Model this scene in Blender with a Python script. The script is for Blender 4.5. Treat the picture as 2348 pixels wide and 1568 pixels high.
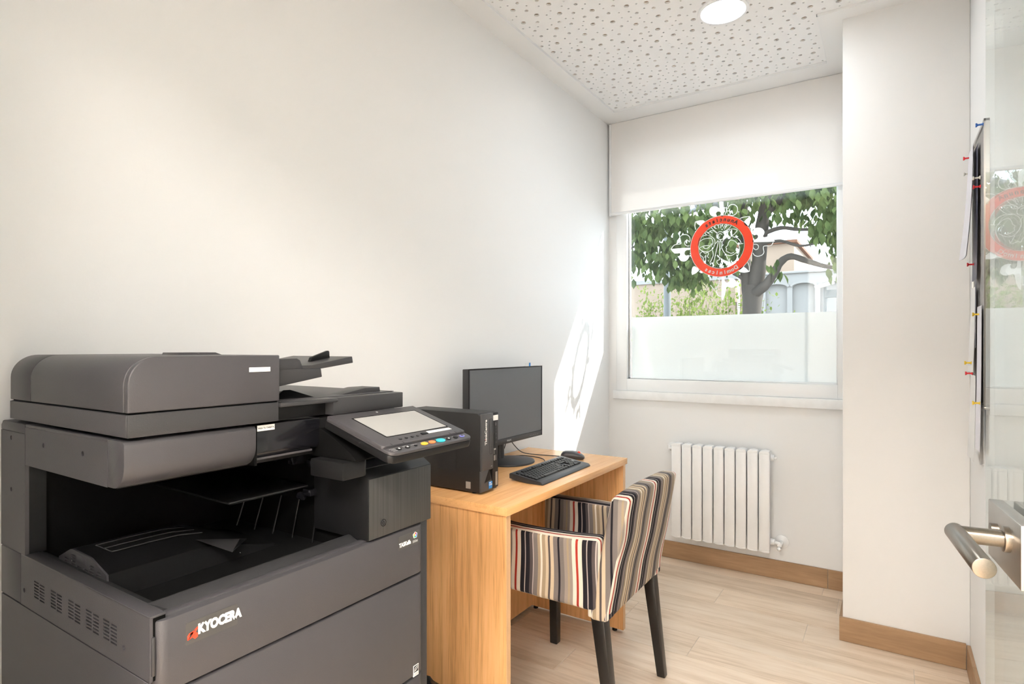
import bpy, bmesh, math, random
from mathutils import Vector, Matrix
from mathutils.geometry import delaunay_2d_cdt
random.seed(7)
for o in list(bpy.data.objects): bpy.data.objects.remove(o)
C = bpy.context.scene.collection
PI = math.pi

# ------------------------------------------------------------------ camera
cam_d = bpy.data.cameras.new('camera'); cam = bpy.data.objects.new('camera', cam_d); C.objects.link(cam)
cam.location = (0, 0, 1.2); cam.rotation_euler = (PI/2, 0, .5743)
cam_d.sensor_width = 36; cam_d.lens = 1340/2348*36; cam_d.shift_y = 13.5/2348; cam_d.clip_start = .02
bpy.context.scene.camera = cam
# ------------------------------------------------------------------ sky, sun, exposure
wd = bpy.data.worlds.new('sky'); bpy.context.scene.world = wd; wd.use_nodes = True
bg = wd.node_tree.nodes['Background']; bg.inputs[0].default_value = (.80, .90, 1, 1); bg.inputs[1].default_value = 3.7
SUN_DIR = Vector((-1.42, -1, -1.45))
sl = bpy.data.lights.new('sun', 'SUN'); sl.energy = 8.5; sl.angle = math.radians(.6); sl.color = (1, .95, .87)
so = bpy.data.objects.new('sun', sl); C.objects.link(so); so.location = (5, 8, 8)
so.rotation_euler = SUN_DIR.to_track_quat('-Z', 'Y').to_euler()
vs = bpy.context.scene.view_settings
vs.view_transform = 'Standard'; vs.look = 'None'; vs.gamma = 1; vs.exposure = .52; vs.use_curve_mapping = False
LAMP = 70.0          # radiance of the room's ceiling lamp diffusers
HALL_FILL = 57.0     # of the unseen hall panels, added to light the room

# ------------------------------------------------------------------ materials
def nodes(m): return m.node_tree.nodes, m.node_tree.links
def pm(name, col, rough=.5, metal=0., var=0., vscale=8., bump=0., bscale=60., spec=.5, coat=0., stretch=None):
    """plain procedural material: principled with slight noise in colour and relief"""
    m = bpy.data.materials.new(name); m.use_nodes = True
    n, l = nodes(m); b = n['Principled BSDF']
    b.inputs['Base Color'].default_value = (*col, 1); b.inputs['Roughness'].default_value = rough
    b.inputs['Metallic'].default_value = metal; b.inputs['Specular IOR Level'].default_value = spec
    b.inputs['Coat Weight'].default_value = coat
    if var or bump:
        tc = n.new('ShaderNodeTexCoord'); src = tc.outputs['Object']
        if stretch:
            mp = n.new('ShaderNodeMapping'); mp.inputs['Scale'].default_value = stretch
            l.new(src, mp.inputs[0]); src = mp.outputs[0]
    if var:
        t = n.new('ShaderNodeTexNoise'); t.inputs['Scale'].default_value = vscale; t.inputs['Detail'].default_value = 5
        l.new(src, t.inputs['Vector'])
        r = n.new('ShaderNodeValToRGB'); r.color_ramp.elements[0].position = .3; r.color_ramp.elements[1].position = .7
        r.color_ramp.elements[0].color = (*[c*(1-var) for c in col], 1); r.color_ramp.elements[1].color = (*[min(1, c*(1+var)) for c in col], 1)
        l.new(t.outputs[0], r.inputs[0]); l.new(r.outputs[0], b.inputs['Base Color'])
    if bump:
        t2 = n.new('ShaderNodeTexNoise'); t2.inputs['Scale'].default_value = bscale; t2.inputs['Detail'].default_value = 3
        l.new(src, t2.inputs['Vector'])
        bp = n.new('ShaderNodeBump'); bp.inputs['Strength'].default_value = bump; bp.inputs['Distance'].default_value = .001
        l.new(t2.outputs[0], bp.inputs['Height']); l.new(bp.outputs[0], b.inputs['Normal'])
    return m
def wood(name, cols, axis='Z', scale=26., rough=.4, grain=1., rand=False, long=.06, spec=.5):
    """wood grain running along an object axis"""
    m = bpy.data.materials.new(name); m.use_nodes = True
    n, l = nodes(m); b = n['Principled BSDF']; b.inputs['Roughness'].default_value = rough; b.inputs['Specular IOR Level'].default_value = spec
    tc = n.new('ShaderNodeTexCoord'); mp = n.new('ShaderNodeMapping')
    sc = [1, 1, 1]; sc['XYZ'.index(axis)] = long; mp.inputs['Scale'].default_value = sc
    l.new(tc.outputs['Object'], mp.inputs[0])
    if rand:
        oi = n.new('ShaderNodeObjectInfo'); mu = n.new('ShaderNodeMath'); mu.operation = 'MULTIPLY'; mu.inputs[1].default_value = 37.
        l.new(oi.outputs['Random'], mu.inputs[0])
        cb = n.new('ShaderNodeCombineXYZ')
        for k in range(3): l.new(mu.outputs[0], cb.inputs[k])
        l.new(cb.outputs[0], mp.inputs['Location'])
    t = n.new('ShaderNodeTexNoise'); t.inputs['Scale'].default_value = scale; t.inputs['Detail'].default_value = 7; t.inputs['Roughness'].default_value = .62
    t.inputs['Distortion'].default_value = .7
    l.new(mp.outputs[0], t.inputs['Vector'])
    t2 = n.new('ShaderNodeTexNoise'); t2.inputs['Scale'].default_value = scale*7; t2.inputs['Detail'].default_value = 3
    l.new(mp.outputs[0], t2.inputs['Vector'])
    mx = n.new('ShaderNodeMix'); mx.inputs[0].default_value = .32
    l.new(t.outputs[0], mx.inputs[2]); l.new(t2.outputs[0], mx.inputs[3])
    r = n.new('ShaderNodeValToRGB'); e = r.color_ramp.elements
    e[0].position = .5-.2*grain; e[1].position = .5+.2*grain
    e[0].color = (*cols[0], 1); e[1].color = (*cols[2], 1)
    k = e.new(.5); k.color = (*cols[1], 1)
    l.new(mx.outputs[0], r.inputs[0])
    out = r.outputs[0]
    if rand:
        hs = n.new('ShaderNodeHueSaturation'); mr = n.new('ShaderNodeMapRange')
        mr.inputs['To Min'].default_value = .9; mr.inputs['To Max'].default_value = 1.08
        l.new(oi.outputs['Random'], mr.inputs[0]); l.new(mr.outputs[0], hs.inputs['Value']); l.new(out, hs.inputs['Color']); out = hs.outputs[0]
    l.new(out, b.inputs['Base Color'])
    return m
def glass(name, tint, ior=1.5, rough=0.):
    """flat clear pane: fresnel mirror over straight transmission, the same from both faces"""
    m = bpy.data.materials.new(name); m.use_nodes = True; n, l = nodes(m)
    n.remove(n['Principled BSDF']); out = n['Material Output']
    geo = n.new('ShaderNodeNewGeometry'); mr = n.new('ShaderNodeMapRange')
    mr.inputs['To Min'].default_value = ior; mr.inputs['To Max'].default_value = 1/ior
    l.new(geo.outputs['Backfacing'], mr.inputs[0])
    fr = n.new('ShaderNodeFresnel'); l.new(mr.outputs[0], fr.inputs['IOR'])
    tr = n.new('ShaderNodeBsdfTransparent'); tr.inputs[0].default_value = (*tint, 1)
    gl = n.new('ShaderNodeBsdfGlossy'); gl.inputs['Roughness'].default_value = rough
    mx = n.new('ShaderNodeMixShader'); l.new(fr.outputs[0], mx.inputs[0]); l.new(tr.outputs[0], mx.inputs[1]); l.new(gl.outputs[0], mx.inputs[2])
    l.new(mx.outputs[0], out.inputs[0]); return m
def film(name, col, trans, diff, clear=0.):
    """light-scattering sheet (roller blind cloth, frosted film)"""
    m = bpy.data.materials.new(name); m.use_nodes = True; n, l = nodes(m)
    n.remove(n['Principled BSDF']); out = n['Material Output']
    a = n.new('ShaderNodeBsdfTranslucent'); a.inputs[0].default_value = (*[c*trans for c in col], 1)
    d = n.new('ShaderNodeBsdfDiffuse'); d.inputs[0].default_value = (*[c*diff for c in col], 1)
    ad = n.new('ShaderNodeAddShader'); l.new(a.outputs[0], ad.inputs[0]); l.new(d.outputs[0], ad.inputs[1])
    src = ad.outputs[0]
    if clear:
        t = n.new('ShaderNodeBsdfTransparent'); t.inputs[0].default_value = (.95, .97, .96, 1)
        mx = n.new('ShaderNodeMixShader'); mx.inputs[0].default_value = clear; l.new(src, mx.inputs[1]); l.new(t.outputs[0], mx.inputs[2]); src = mx.outputs[0]
    l.new(src, out.inputs[0]); return m
def emit(name, col, s):
    m = bpy.data.materials.new(name); m.use_nodes = True; n, l = nodes(m); b = n['Principled BSDF']
    b.inputs['Base Color'].default_value = (.8, .8, .8, 1); b.inputs['Emission Color'].default_value = (*col, 1); b.inputs['Emission Strength'].default_value = s
    return m
def leafmat(name, c1, c2, tr=.35):
    m = bpy.data.materials.new(name); m.use_nodes = True; n, l = nodes(m); n.remove(n['Principled BSDF']); out = n['Material Output']
    tc = n.new('ShaderNodeTexCoord'); t = n.new('ShaderNodeTexNoise'); t.inputs['Scale'].default_value = 5.; t.inputs['Detail'].default_value = 4
    geo = n.new('ShaderNodeNewGeometry'); l.new(geo.outputs['Position'], t.inputs['Vector'])
    r = n.new('ShaderNodeValToRGB'); e = r.color_ramp.elements; e[0].position = .35; e[1].position = .65; e[0].color = (*c1, 1); e[1].color = (*c2, 1)
    l.new(t.outputs[0], r.inputs[0])
    d = n.new('ShaderNodeBsdfDiffuse'); a = n.new('ShaderNodeBsdfTranslucent'); l.new(r.outputs[0], d.inputs[0]); l.new(r.outputs[0], a.inputs[0])
    mx = n.new('ShaderNodeMixShader'); mx.inputs[0].default_value = tr; l.new(d.outputs[0], mx.inputs[1]); l.new(a.outputs[0], mx.inputs[2])
    l.new(mx.outputs[0], out.inputs[0]); return m

M = {}
M['wall'] = pm('wall_paint', (.842, .85, .852), .75, bump=.12, bscale=220, spec=.2)
M['white'] = pm('white_ceiling_paint', (.86, .87, .875), .7, bump=.08, bscale=200, spec=.2)
M['board'] = pm('perforated_board_white', (.885, .895, .90), .85, var=.006, vscale=2, spec=.15)
M['fleece'] = pm('brown_acoustic_fleece', (.40, .33, .26), .9, var=.15, vscale=90)
M['pvc'] = pm('white_pvc', (.85, .87, .885), .3, var=.01, vscale=3)
M['sill'] = pm('white_sill', (.84, .855, .865), .45, var=.03, vscale=25, bump=.3, bscale=40)
M['rad'] = pm('white_radiator_enamel', (.85, .865, .875), .3, var=.015, vscale=12)
M['grout'] = pm('pale_grout', (.62, .55, .47), .9, var=.08, vscale=30)
M['plank'] = wood('pale_oak_tile', ((.60, .465, .335), (.755, .62, .485), (.82, .70, .57)), 'X', 13., .42, .72, True, .09, .4)
M['plinth'] = wood('brown_oak_tile', ((.25, .15, .08), (.33, .205, .112), (.41, .265, .155)), 'X', 16., .45, .9, True, .09, .4)
M['plinthY'] = wood('brown_oak_tile_y', ((.25, .15, .08), (.33, .205, .112), (.41, .265, .155)), 'Y', 16., .45, .9, True, .09, .4)
BE = ((.64, .32, .12), (.83, .455, .19), (.88, .51, .235))
M['beechZ'] = wood('beech_veneer_upright', BE, 'Z', 42., .38, .6, False, .035)
M['beechY'] = wood('beech_veneer_lengthwise', BE, 'Y', 30., .27, 1.1, False, .05)
M['beechI'] = wood('beech_veneer_inner', BE, 'Z', 34., .5, 1., False, .05)
M['edge'] = wood('beech_edge_band', ((.60, .36, .18), (.70, .44, .24), (.76, .50, .29)), 'Z', 22., .4, 1., False, .06)
M['cgrey'] = pm('charcoal_grey_plastic', (.053, .051, .056), .42, var=.03, vscale=4, bump=.25, bscale=900, spec=.45)
M['cdark'] = pm('dark_grey_plastic', (.032, .032, .034), .40, var=.03, vscale=5, bump=.2, bscale=900, spec=.45)
M['cblack'] = pm('black_plastic', (.007, .007, .0075), .42, var=.05, vscale=8, bump=.15, bscale=700, spec=.28)
M['cgloss'] = pm('glossy_black_plastic', (.007, .007, .009), .16, spec=.5, var=.05, vscale=9)
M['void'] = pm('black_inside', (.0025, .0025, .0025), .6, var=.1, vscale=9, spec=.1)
M['brush'] = pm('brushed_dark_panel', (.052, .052, .05), .38, var=.28, vscale=30, stretch=(9, 9, .12), metal=.3)
M['screen'] = pm('touch_screen', (.36, .355, .345), .14, var=.01, vscale=4, spec=.5)
M['monscreen'] = pm('monitor_screen', (.10, .108, .118), .34, var=.02, vscale=3, spec=.6)
M['label'] = pm('white_label', (.82, .82, .80), .5, var=.02, vscale=30)
M['red'] = pm('red_print', (.80, .055, .022), .5, var=.02, vscale=20)
M['white_print'] = pm('white_print', (.80, .80, .78), .5, var=.01, vscale=20)
M['badge'] = pm('grey_badge', (.062, .060, .058), .35, var=.03, vscale=15)
M['black_print'] = pm('black_print', (.02, .02, .022), .5, var=.02, vscale=20)
M['grey_print'] = pm('grey_print', (.40, .40, .40), .5, var=.02, vscale=20)
M['yellow'] = pm('yellow_key', (.85, .43, .03), .35, var=.02, vscale=20)
M['orange'] = pm('orange_key', (.85, .20, .05), .35, var=.02, vscale=20)
M['cyan'] = pm('cyan_key', (.03, .46, .54), .35, var=.02, vscale=20)
M['violet'] = pm('violet_key', (.16, .17, .52), .4, var=.05, vscale=20)
M['green'] = pm('green_print', (.05, .42, .16), .5, var=.02, vscale=20)
M['blue'] = pm('blue_print', (.03, .25, .66), .45, var=.03, vscale=40)
M['silver'] = pm('silver_label', (.45, .44, .42), .3, metal=.6, var=.06, vscale=30)
M['pcblack'] = pm('black_pc_case', (.010, .0095, .0095), .5, var=.05, vscale=10, bump=.2, bscale=900)
M['pcgrey'] = pm('grey_pc_front', (.062, .062, .065), .42, var=.03, vscale=10)
M['steel'] = pm('brushed_steel', (.24, .21, .175), .28, metal=1., var=.06, vscale=40, stretch=(1, 14, 14))
M['steelp'] = pm('satin_steel_plate', (.45, .44, .42), .35, metal=1., var=.04, vscale=30)
M['legblack'] = pm('black_lacquered_wood', (.012, .011, .010), .33, var=.08, vscale=14)
M['cable'] = pm('black_cable', (.015, .015, .016), .5, var=.05, vscale=30)
M['bag'] = pm('black_bin_bag', (.018, .018, .018), .22, var=.1, vscale=20, bump=.5, bscale=60)
M['corkgrey'] = pm('grey_pin_board', (.33, .32, .31), .85, var=.08, vscale=50, bump=.3, bscale=300)
M['alu'] = pm('aluminium_trim', (.55, .55, .54), .35, metal=.9, var=.03, vscale=30)
M['paper'] = pm('white_paper', (.80, .80, .79), .8, var=.02, vscale=12)
M['paperlilac'] = pm('lilac_white_paper', (.74, .73, .78), .8, var=.02, vscale=12)
M['folder'] = pm('navy_folder', (.045, .045, .085), .4, var=.08, vscale=12)
M['pinred'] = pm('red_pin', (.62, .02, .03), .3, var=.02, vscale=30)
M['pinyel'] = pm('yellow_pin', (.75, .52, .03), .3, var=.02, vscale=30)
M['pinwhite'] = pm('white_pin', (.75, .75, .70), .3, var=.02, vscale=30)
M['pinblue'] = pm('blue_pin', (.03, .14, .50), .3, var=.02, vscale=30)
M['glass'] = glass('clear_window_glass', (.97, .985, .98))
M['doorglass'] = glass('clear_door_glass', (.95, .975, .965))
M['frost'] = film('frosted_window_film', (.97, .98, .98), .105, .62)
M['blind'] = film('roller_blind_cloth', (.96, .95, .94), .08, .86)
M['decal'] = film('white_vinyl_film', (.95, .96, .96), .22, .62)
M['decal_red'] = film('red_vinyl_film', (.98, .115, .05), .22, .66)
M['diffuser'] = emit('lit_lamp_diffuser', (.92, .97, 1.), LAMP)
M['hall_fill_glow'] = emit('added_hall_light_glow', (1., .915, .83), HALL_FILL)
M['bark'] = pm('grey_brown_bark', (0.063, 0.053, 0.045), .9, var=.3, vscale=5, stretch=(1, 1, .25))
M['leaf'] = leafmat('green_leaf', (.040, .066, .024), (.125, .165, .060))
M['leaf2'] = leafmat('yellow_green_leaf', (.11, .16, .035), (.22, .27, .075), .45)
M['twig'] = pm('pale_twig', (0.134, 0.109, 0.080), .9, var=.2, vscale=10)
M['render_white'] = pm('white_house_render', (0.280, 0.274, 0.265), .9, var=.03, vscale=3, bump=.2)
M['render_pink'] = pm('peach_house_render', (0.302, 0.231, 0.176), .9, var=.04, vscale=3, bump=.2)
M['shutter'] = pm('tan_shutter', (0.234, 0.148, 0.086), .7, var=.08, vscale=5)
M['terracotta'] = pm('terracotta_tile', (0.162, 0.072, 0.039), .8, var=.12, vscale=8)
M['post'] = pm('grey_painted_post', (0.125, 0.137, 0.140), .5, var=.04, vscale=9)
M['pavement'] = pm('pale_paving', (0.168, 0.161, 0.147), .9, var=.1, vscale=3, bump=.3)
M['facade'] = pm('outer_wall_render', (.5, .48, .45), .9, var=.04, vscale=4, bump=.3)

# striped upholstery: one long ramp repeated along the uv's u
def stripes():
    m = bpy.data.materials.new('striped_cotton'); m.use_nodes = True; n, l = nodes(m); b = n['Principled BSDF']
    b.inputs['Roughness'].default_value = .9; b.inputs['Specular IOR Level'].default_value = .15
    CR = (.80, .74, .64); RD = (.42, .045, .03); BK = (.022, .02, .025); DG = (.10, .085, .085); LG = (.50, .44, .41); MG = (.21, .185, .175)
    TN = (.40, .315, .215); LB = (.62, .51, .37); TP = (.33, .285, .25)
    seq = [(RD, 14), (CR, 24), (BK, 27), (LG, 7), (BK, 27), (DG, 20), (LG, 6), (MG, 28), (TN, 18), (CR, 12), (TN, 22), (LB, 20), (DG, 12), (LB, 22), (MG, 28), (BK, 13), (MG, 27), (TP, 20), (TN, 12), (TP, 20), (CR, 24)]
    tot = sum(w for _, w in seq)
    uv = n.new('ShaderNodeUVMap'); uv.uv_map = 'stripe'; sp = n.new('ShaderNodeSeparateXYZ'); l.new(uv.outputs[0], sp.inputs[0])
    fr = n.new('ShaderNodeMath'); fr.operation = 'FRACT'; l.new(sp.outputs[0], fr.inputs[0])
    r = n.new('ShaderNodeValToRGB'); r.color_ramp.interpolation = 'CONSTANT'; e = r.color_ramp.elements
    e.remove(e[1]); p = 0
    for k, (c, w) in enumerate(seq):
        x = e[0] if k == 0 else e.new(p/tot)
        x.color = (*c, 1); p += w
    l.new(fr.outputs[0], r.inputs[0])
    tc = n.new('ShaderNodeTexCoord'); t = n.new('ShaderNodeTexNoise'); t.inputs['Scale'].default_value = 700; l.new(tc.outputs['Object'], t.inputs[0])
    mx = n.new('ShaderNodeMix'); mx.data_type = 'RGBA'; mx.blend_type = 'MULTIPLY'; mx.inputs[0].default_value = .35
    l.new(r.outputs[0], mx.inputs[6]); l.new(t.outputs[0], mx.inputs[7])
    mu = n.new('ShaderNodeMix'); mu.data_type = 'RGBA'; mu.inputs[0].default_value = .5
    l.new(r.outputs[0], mu.inputs[6]); l.new(mx.outputs[2], mu.inputs[7]); l.new(mu.outputs[2], b.inputs['Base Color'])
    bp = n.new('ShaderNodeBump'); bp.inputs['Strength'].default_value = .25; bp.inputs['Distance'].default_value = .0006; l.new(t.outputs[0], bp.inputs['Height']); l.new(bp.outputs[0], b.inputs['Normal'])
    return m
M['stripe'] = stripes()

# ------------------------------------------------------------------ mesh helpers
class MB:
    def __init__(s): s.v = []; s.f = []
    def add(s, vs_, fs):
        o = len(s.v); s.v += [tuple(p) for p in vs_]; s.f += [tuple(i+o for i in f) for f in fs]; return s
    def box(s, x0, x1, y0, y1, z0, z1):
        x0, x1 = sorted((x0, x1)); y0, y1 = sorted((y0, y1)); z0, z1 = sorted((z0, z1))
        return s.add([(x0,y0,z0),(x1,y0,z0),(x1,y1,z0),(x0,y1,z0),(x0,y0,z1),(x1,y0,z1),(x1,y1,z1),(x0,y1,z1)],
                     [(0,3,2,1),(4,5,6,7),(0,1,5,4),(1,2,6,5),(2,3,7,6),(3,0,4,7)])
    def hexa(s, b, t): return s.add(list(b)+list(t), [(0,3,2,1),(4,5,6,7),(0,1,5,4),(1,2,6,5),(2,3,7,6),(3,0,4,7)])
    def prism(s, poly, axis, a0, a1):
        n = len(poly)
        def mk(p, a): return {'x': (a, p[0], p[1]), 'y': (p[0], a, p[1]), 'z': (p[0], p[1], a)}[axis]
        return s.add([mk(p, a0) for p in poly]+[mk(p, a1) for p in poly],
                     [tuple(range(n-1, -1, -1)), tuple(range(n, 2*n))]+[(i, (i+1) % n, n+(i+1) % n, n+i) for i in range(n)])
    def tube(s, pts, r, n=8, cap=True):
        pts = [Vector(p) for p in pts]; rs = r if isinstance(r, (list, tuple)) else [r]*len(pts)
        rings = []; up = None
        for i, p in enumerate(pts):
            d = (pts[min(i+1, len(pts)-1)]-pts[max(i-1, 0)]).normalized()
            if up is None: up = Vector((0, 0, 1)) if abs(d.z) < .9 else Vector((1, 0, 0))
            a = d.cross(up).normalized(); b = a.cross(d).normalized(); up = b
            rings.append([p+(a*math.cos(2*PI*k/n)+b*math.sin(2*PI*k/n))*rs[i] for k in range(n)])
        vs_ = [q for R_ in rings for q in R_]; fs = []
        for i in range(len(pts)-1):
            for k in range(n): fs.append((i*n+k, i*n+(k+1) % n, (i+1)*n+(k+1) % n, (i+1)*n+k))
        if cap: fs += [tuple(range(n-1, -1, -1)), tuple((len(pts)-1)*n+k for k in range(n))]
        return s.add(vs_, fs)
    def lathe(s, prof, c, axis='z', n=32):
        vs_ = []; m = len(prof)
        for k in range(n):
            a = 2*PI*k/n
            for r, h in prof:
                q = {'z': (r*math.cos(a), r*math.sin(a), h), 'y': (r*math.cos(a), h, r*math.sin(a)), 'x': (h, r*math.cos(a), r*math.sin(a))}[axis]
                vs_.append((q[0]+c[0], q[1]+c[1], q[2]+c[2]))
        fs = [(k*m+i, ((k+1) % n)*m+i, ((k+1) % n)*m+i+1, k*m+i+1) for k in range(n) for i in range(m-1)]
        return s.add(vs_, fs)
    def map(s, fn): s.v = [tuple(fn(*p)) for p in s.v]; return s
    def mesh(s, name, bevel=0, seg=2, ang=38, merge=1e-6, flat=False):
        bm = bmesh.new(); vv = [bm.verts.new(p) for p in s.v]
        for f in s.f:
            try: bm.faces.new([vv[i] for i in f])
            except ValueError: pass
        if merge: bmesh.ops.remove_doubles(bm, verts=bm.verts, dist=merge)
        if not flat: bmesh.ops.recalc_face_normals(bm, faces=bm.faces)
        if bevel:
            es = [e for e in bm.edges if len(e.link_faces) == 2 and e.calc_face_angle(0) > math.radians(30)]
            bmesh.ops.bevel(bm, geom=es, offset=bevel, segments=seg, affect='EDGES', profile=.5, clamp_overlap=True)
        me = bpy.data.meshes.new(name); bm.to_mesh(me); bm.free()
        if flat: me.polygons.foreach_set('use_smooth', [False]*len(me.polygons)); return me
        me.polygons.foreach_set('use_smooth', [True]*len(me.polygons)); me.set_sharp_from_angle(angle=math.radians(ang))
        return me
    def build(s, name, mat, parent=None, bevel=0, seg=2, ang=38, **k):
        return link(name, s.mesh(name, bevel, seg, ang), mat, parent, **k)
def link(name, me, mat, parent=None, loc=None, rot=None, label=None):
    o = bpy.data.objects.new(name, me); C.objects.link(o)
    if mat is not None:
        me.materials.clear(); me.materials.append(M[mat] if isinstance(mat, str) else mat)
    if parent is not None: o.parent = parent
    if loc is not None: o.location = loc
    if rot is not None: o.rotation_euler = rot
    if label: o['label'] = label
    return o
def copy(o, parent=None, loc=None):
    c = o.copy(); C.objects.link(c)
    if parent is not None: c.parent = parent
    if loc is not None: c.location = loc
    return c
def thing(name, label, cat, loc=(0, 0, 0), rotz=0, group=None):
    o = bpy.data.objects.new(name, None); C.objects.link(o); o.empty_display_size = .05
    o.location = loc; o.rotation_euler = (0, 0, rotz); o['label'] = label; o['category'] = cat
    if group: o['group'] = group
    return o
def tag(o, label, cat, group=None):
    o['label'] = label; o['category'] = cat
    if group: o['group'] = group
    return o
def struct(o, label=None):
    o['kind'] = 'structure'
    if label: o['label'] = label
    return o
def empty(name, loc=(0, 0, 0)):
    o = bpy.data.objects.new(name, None); C.objects.link(o); o.location = loc; o.empty_display_size = .05; return o
def circ(cx, cy, r, n, a0=0): return [(cx+r*math.cos(a0+2*PI*k/n), cy+r*math.sin(a0+2*PI*k/n)) for k in range(n)]
def rrect(x0, x1, y0, y1, r, n=5, corners=(1, 1, 1, 1)):
    """counter-clockwise rounded rectangle; corners order: x0y0, x1y0, x1y1, x0y1"""
    P = []
    for k, (cx, cy, a, sx, sy) in enumerate(((x0, y0, PI, 1, 1), (x1, y0, 1.5*PI, -1, 1), (x1, y1, 0, -1, -1), (x0, y1, .5*PI, 1, -1))):
        if not corners[k]: P.append((cx, cy)); continue
        for i in range(n+1):
            t = a+.5*PI*i/n; P.append((cx+sx*r+r*math.cos(t), cy+sy*r+r*math.sin(t)))
    return P
def pierced(outer, holes, depth, place, hole_depth=None):
    """sheet with real holes: outer polygon, hole polygons (2D), thickness, place(u,v,w)->point; w=0 visible face"""
    pts = []; edges = []; loops = []
    for poly in [outer]+holes:
        o = len(pts); pts += [Vector(p) for p in poly]; n = len(poly)
        edges += [(o+i, o+(i+1) % n) for i in range(n)]; loops.append(list(range(o, o+n)))
    vo, eo, fo, ov, oe, of = delaunay_2d_cdt(pts, edges, [], 0, 1e-7)
    idx = {}
    for new, olds in enumerate(ov):
        for q in olds: idx[q] = new
    hid = {}
    for h, lp in enumerate(loops[1:]):
        for q in lp: hid[idx[q]] = h
    def inside(p, poly):
        c = False; j = len(poly)-1
        for i in range(len(poly)):
            if (poly[i][1] > p[1]) != (poly[j][1] > p[1]) and p[0] < (poly[j][0]-poly[i][0])*(p[1]-poly[i][1])/(poly[j][1]-poly[i][1])+poly[i][0]: c = not c
            j = i
        return c
    faces = []
    for f in fo:
        hs = [hid.get(i, -1) for i in f]
        if hs[0] >= 0 and hs.count(hs[0]) == len(hs):
            cc_ = [sum(vo[i][k] for i in f)/len(f) for k in (0, 1)]
            if inside(cc_, holes[hs[0]]): continue
        if len(outer) > 4:
            c = [sum(vo[i][k] for i in f)/len(f) for k in (0, 1)]
            if not inside(c, outer): continue
        faces.append(tuple(f))
    m = MB(); m.add([place(p[0], p[1], 0) for p in vo], faces)
    for lp in loops:
        o = len(m.v); n = len(lp)
        m.v += [place(*pts[q], 0) for q in lp]+[place(*pts[q], depth) for q in lp]
        m.f += [(o+i, o+(i+1) % n, o+n+(i+1) % n, o+n+i) for i in range(n)]
    return m
def rbox(x0, x1, y0, y1, z0, z1, r, nx, ny, nz):
    """rounded box on a regular grid, quads"""
    m = MB()
    def g(p):
        q = [min(max(p[k], (x0, y0, z0)[k]+r), (x1, y1, z1)[k]-r) for k in range(3)]
        d = Vector(p)-Vector(q)
        return tuple(Vector(q)+d.normalized()*r) if d.length > 1e-9 else p
    L = lambda a, b, t: a+(b-a)*t
    def spread(n):
        return [i/n for i in range(n+1)]
    def face(fn, a, b):
        vs_ = [g(fn(s, t)) for s in spread(a) for t in spread(b)]
        m.add(vs_, [(i*(b+1)+j, (i+1)*(b+1)+j, (i+1)*(b+1)+j+1, i*(b+1)+j+1) for i in range(a) for j in range(b)])
    face(lambda s, t: (L(x0, x1, s), L(y0, y1, t), z0), nx, ny); face(lambda s, t: (L(x0, x1, s), L(y0, y1, t), z1), nx, ny)
    face(lambda s, t: (L(x0, x1, s), y0, L(z0, z1, t)), nx, nz); face(lambda s, t: (L(x0, x1, s), y1, L(z0, z1, t)), nx, nz)
    face(lambda s, t: (x0, L(y0, y1, s), L(z0, z1, t)), ny, nz); face(lambda s, t: (x1, L(y0, y1, s), L(z0, z1, t)), ny, nz)
    return m
def text_mesh(body, size, ext=.0002, offset=0., align='CENTER', font_shear=0., space=1.):
    cu = bpy.data.curves.new('t', 'FONT'); cu.body = body; cu.size = size; cu.extrude = ext; cu.offset = offset
    cu.align_x = align; cu.align_y = 'CENTER'; cu.shear = font_shear; cu.resolution_u = 3; cu.space_character = space
    o = bpy.data.objects.new('t', cu); C.objects.link(o); dg = bpy.context.evaluated_depsgraph_get()
    me = bpy.data.meshes.new_from_object(o.evaluated_get(dg)); bpy.data.objects.remove(o); bpy.data.curves.remove(cu)
    me.materials.clear(); return me
def stroke(m, pts, w, place, closed=False, h=.0004):
    """flat line of width w along 2D points"""
    P = [Vector(p) for p in pts]; L_ = []; R_ = []
    for i, p in enumerate(P):
        d = (P[min(i+1, len(P)-1)]-P[max(i-1, 0)]);
        if closed: d = P[(i+1) % len(P)]-P[i-1]
        if d.length < 1e-9: d = Vector((1, 0))
        d.normalize(); nn = Vector((-d.y, d.x))*w*.5; L_.append(p+nn); R_.append(p-nn)
    n = len(P); o = len(m.v)
    m.v += [place(*p, 0) for p in L_]+[place(*p, 0) for p in R_]+[place(*p, h) for p in L_]+[place(*p, h) for p in R_]
    rng = range(n if closed else n-1)
    for i in rng:
        j = (i+1) % n
        m.f += [(o+i, o+j, o+n+j, o+n+i), (o+2*n+i, o+3*n+i, o+3*n+j, o+2*n+j), (o+i, o+2*n+i, o+2*n+j, o+j), (o+n+i, o+n+j, o+3*n+j, o+3*n+i)]
def smooth_line(pts, k=3):
    """catmull-rom subdivision"""
    P = [Vector(p) for p in pts]
    if len(P) < 3: return P
    out = []
    for i in range(len(P)-1):
        a, b, c, d = P[max(i-1, 0)], P[i], P[i+1], P[min(i+2, len(P)-1)]
        for j in range(k):
            t = j/k; out.append(.5*((2*b)+(c-a)*t+(2*a-5*b+4*c-d)*t*t+(3*b-a-3*c+d)*t**3))
    out.append(P[-1]); return out

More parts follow.
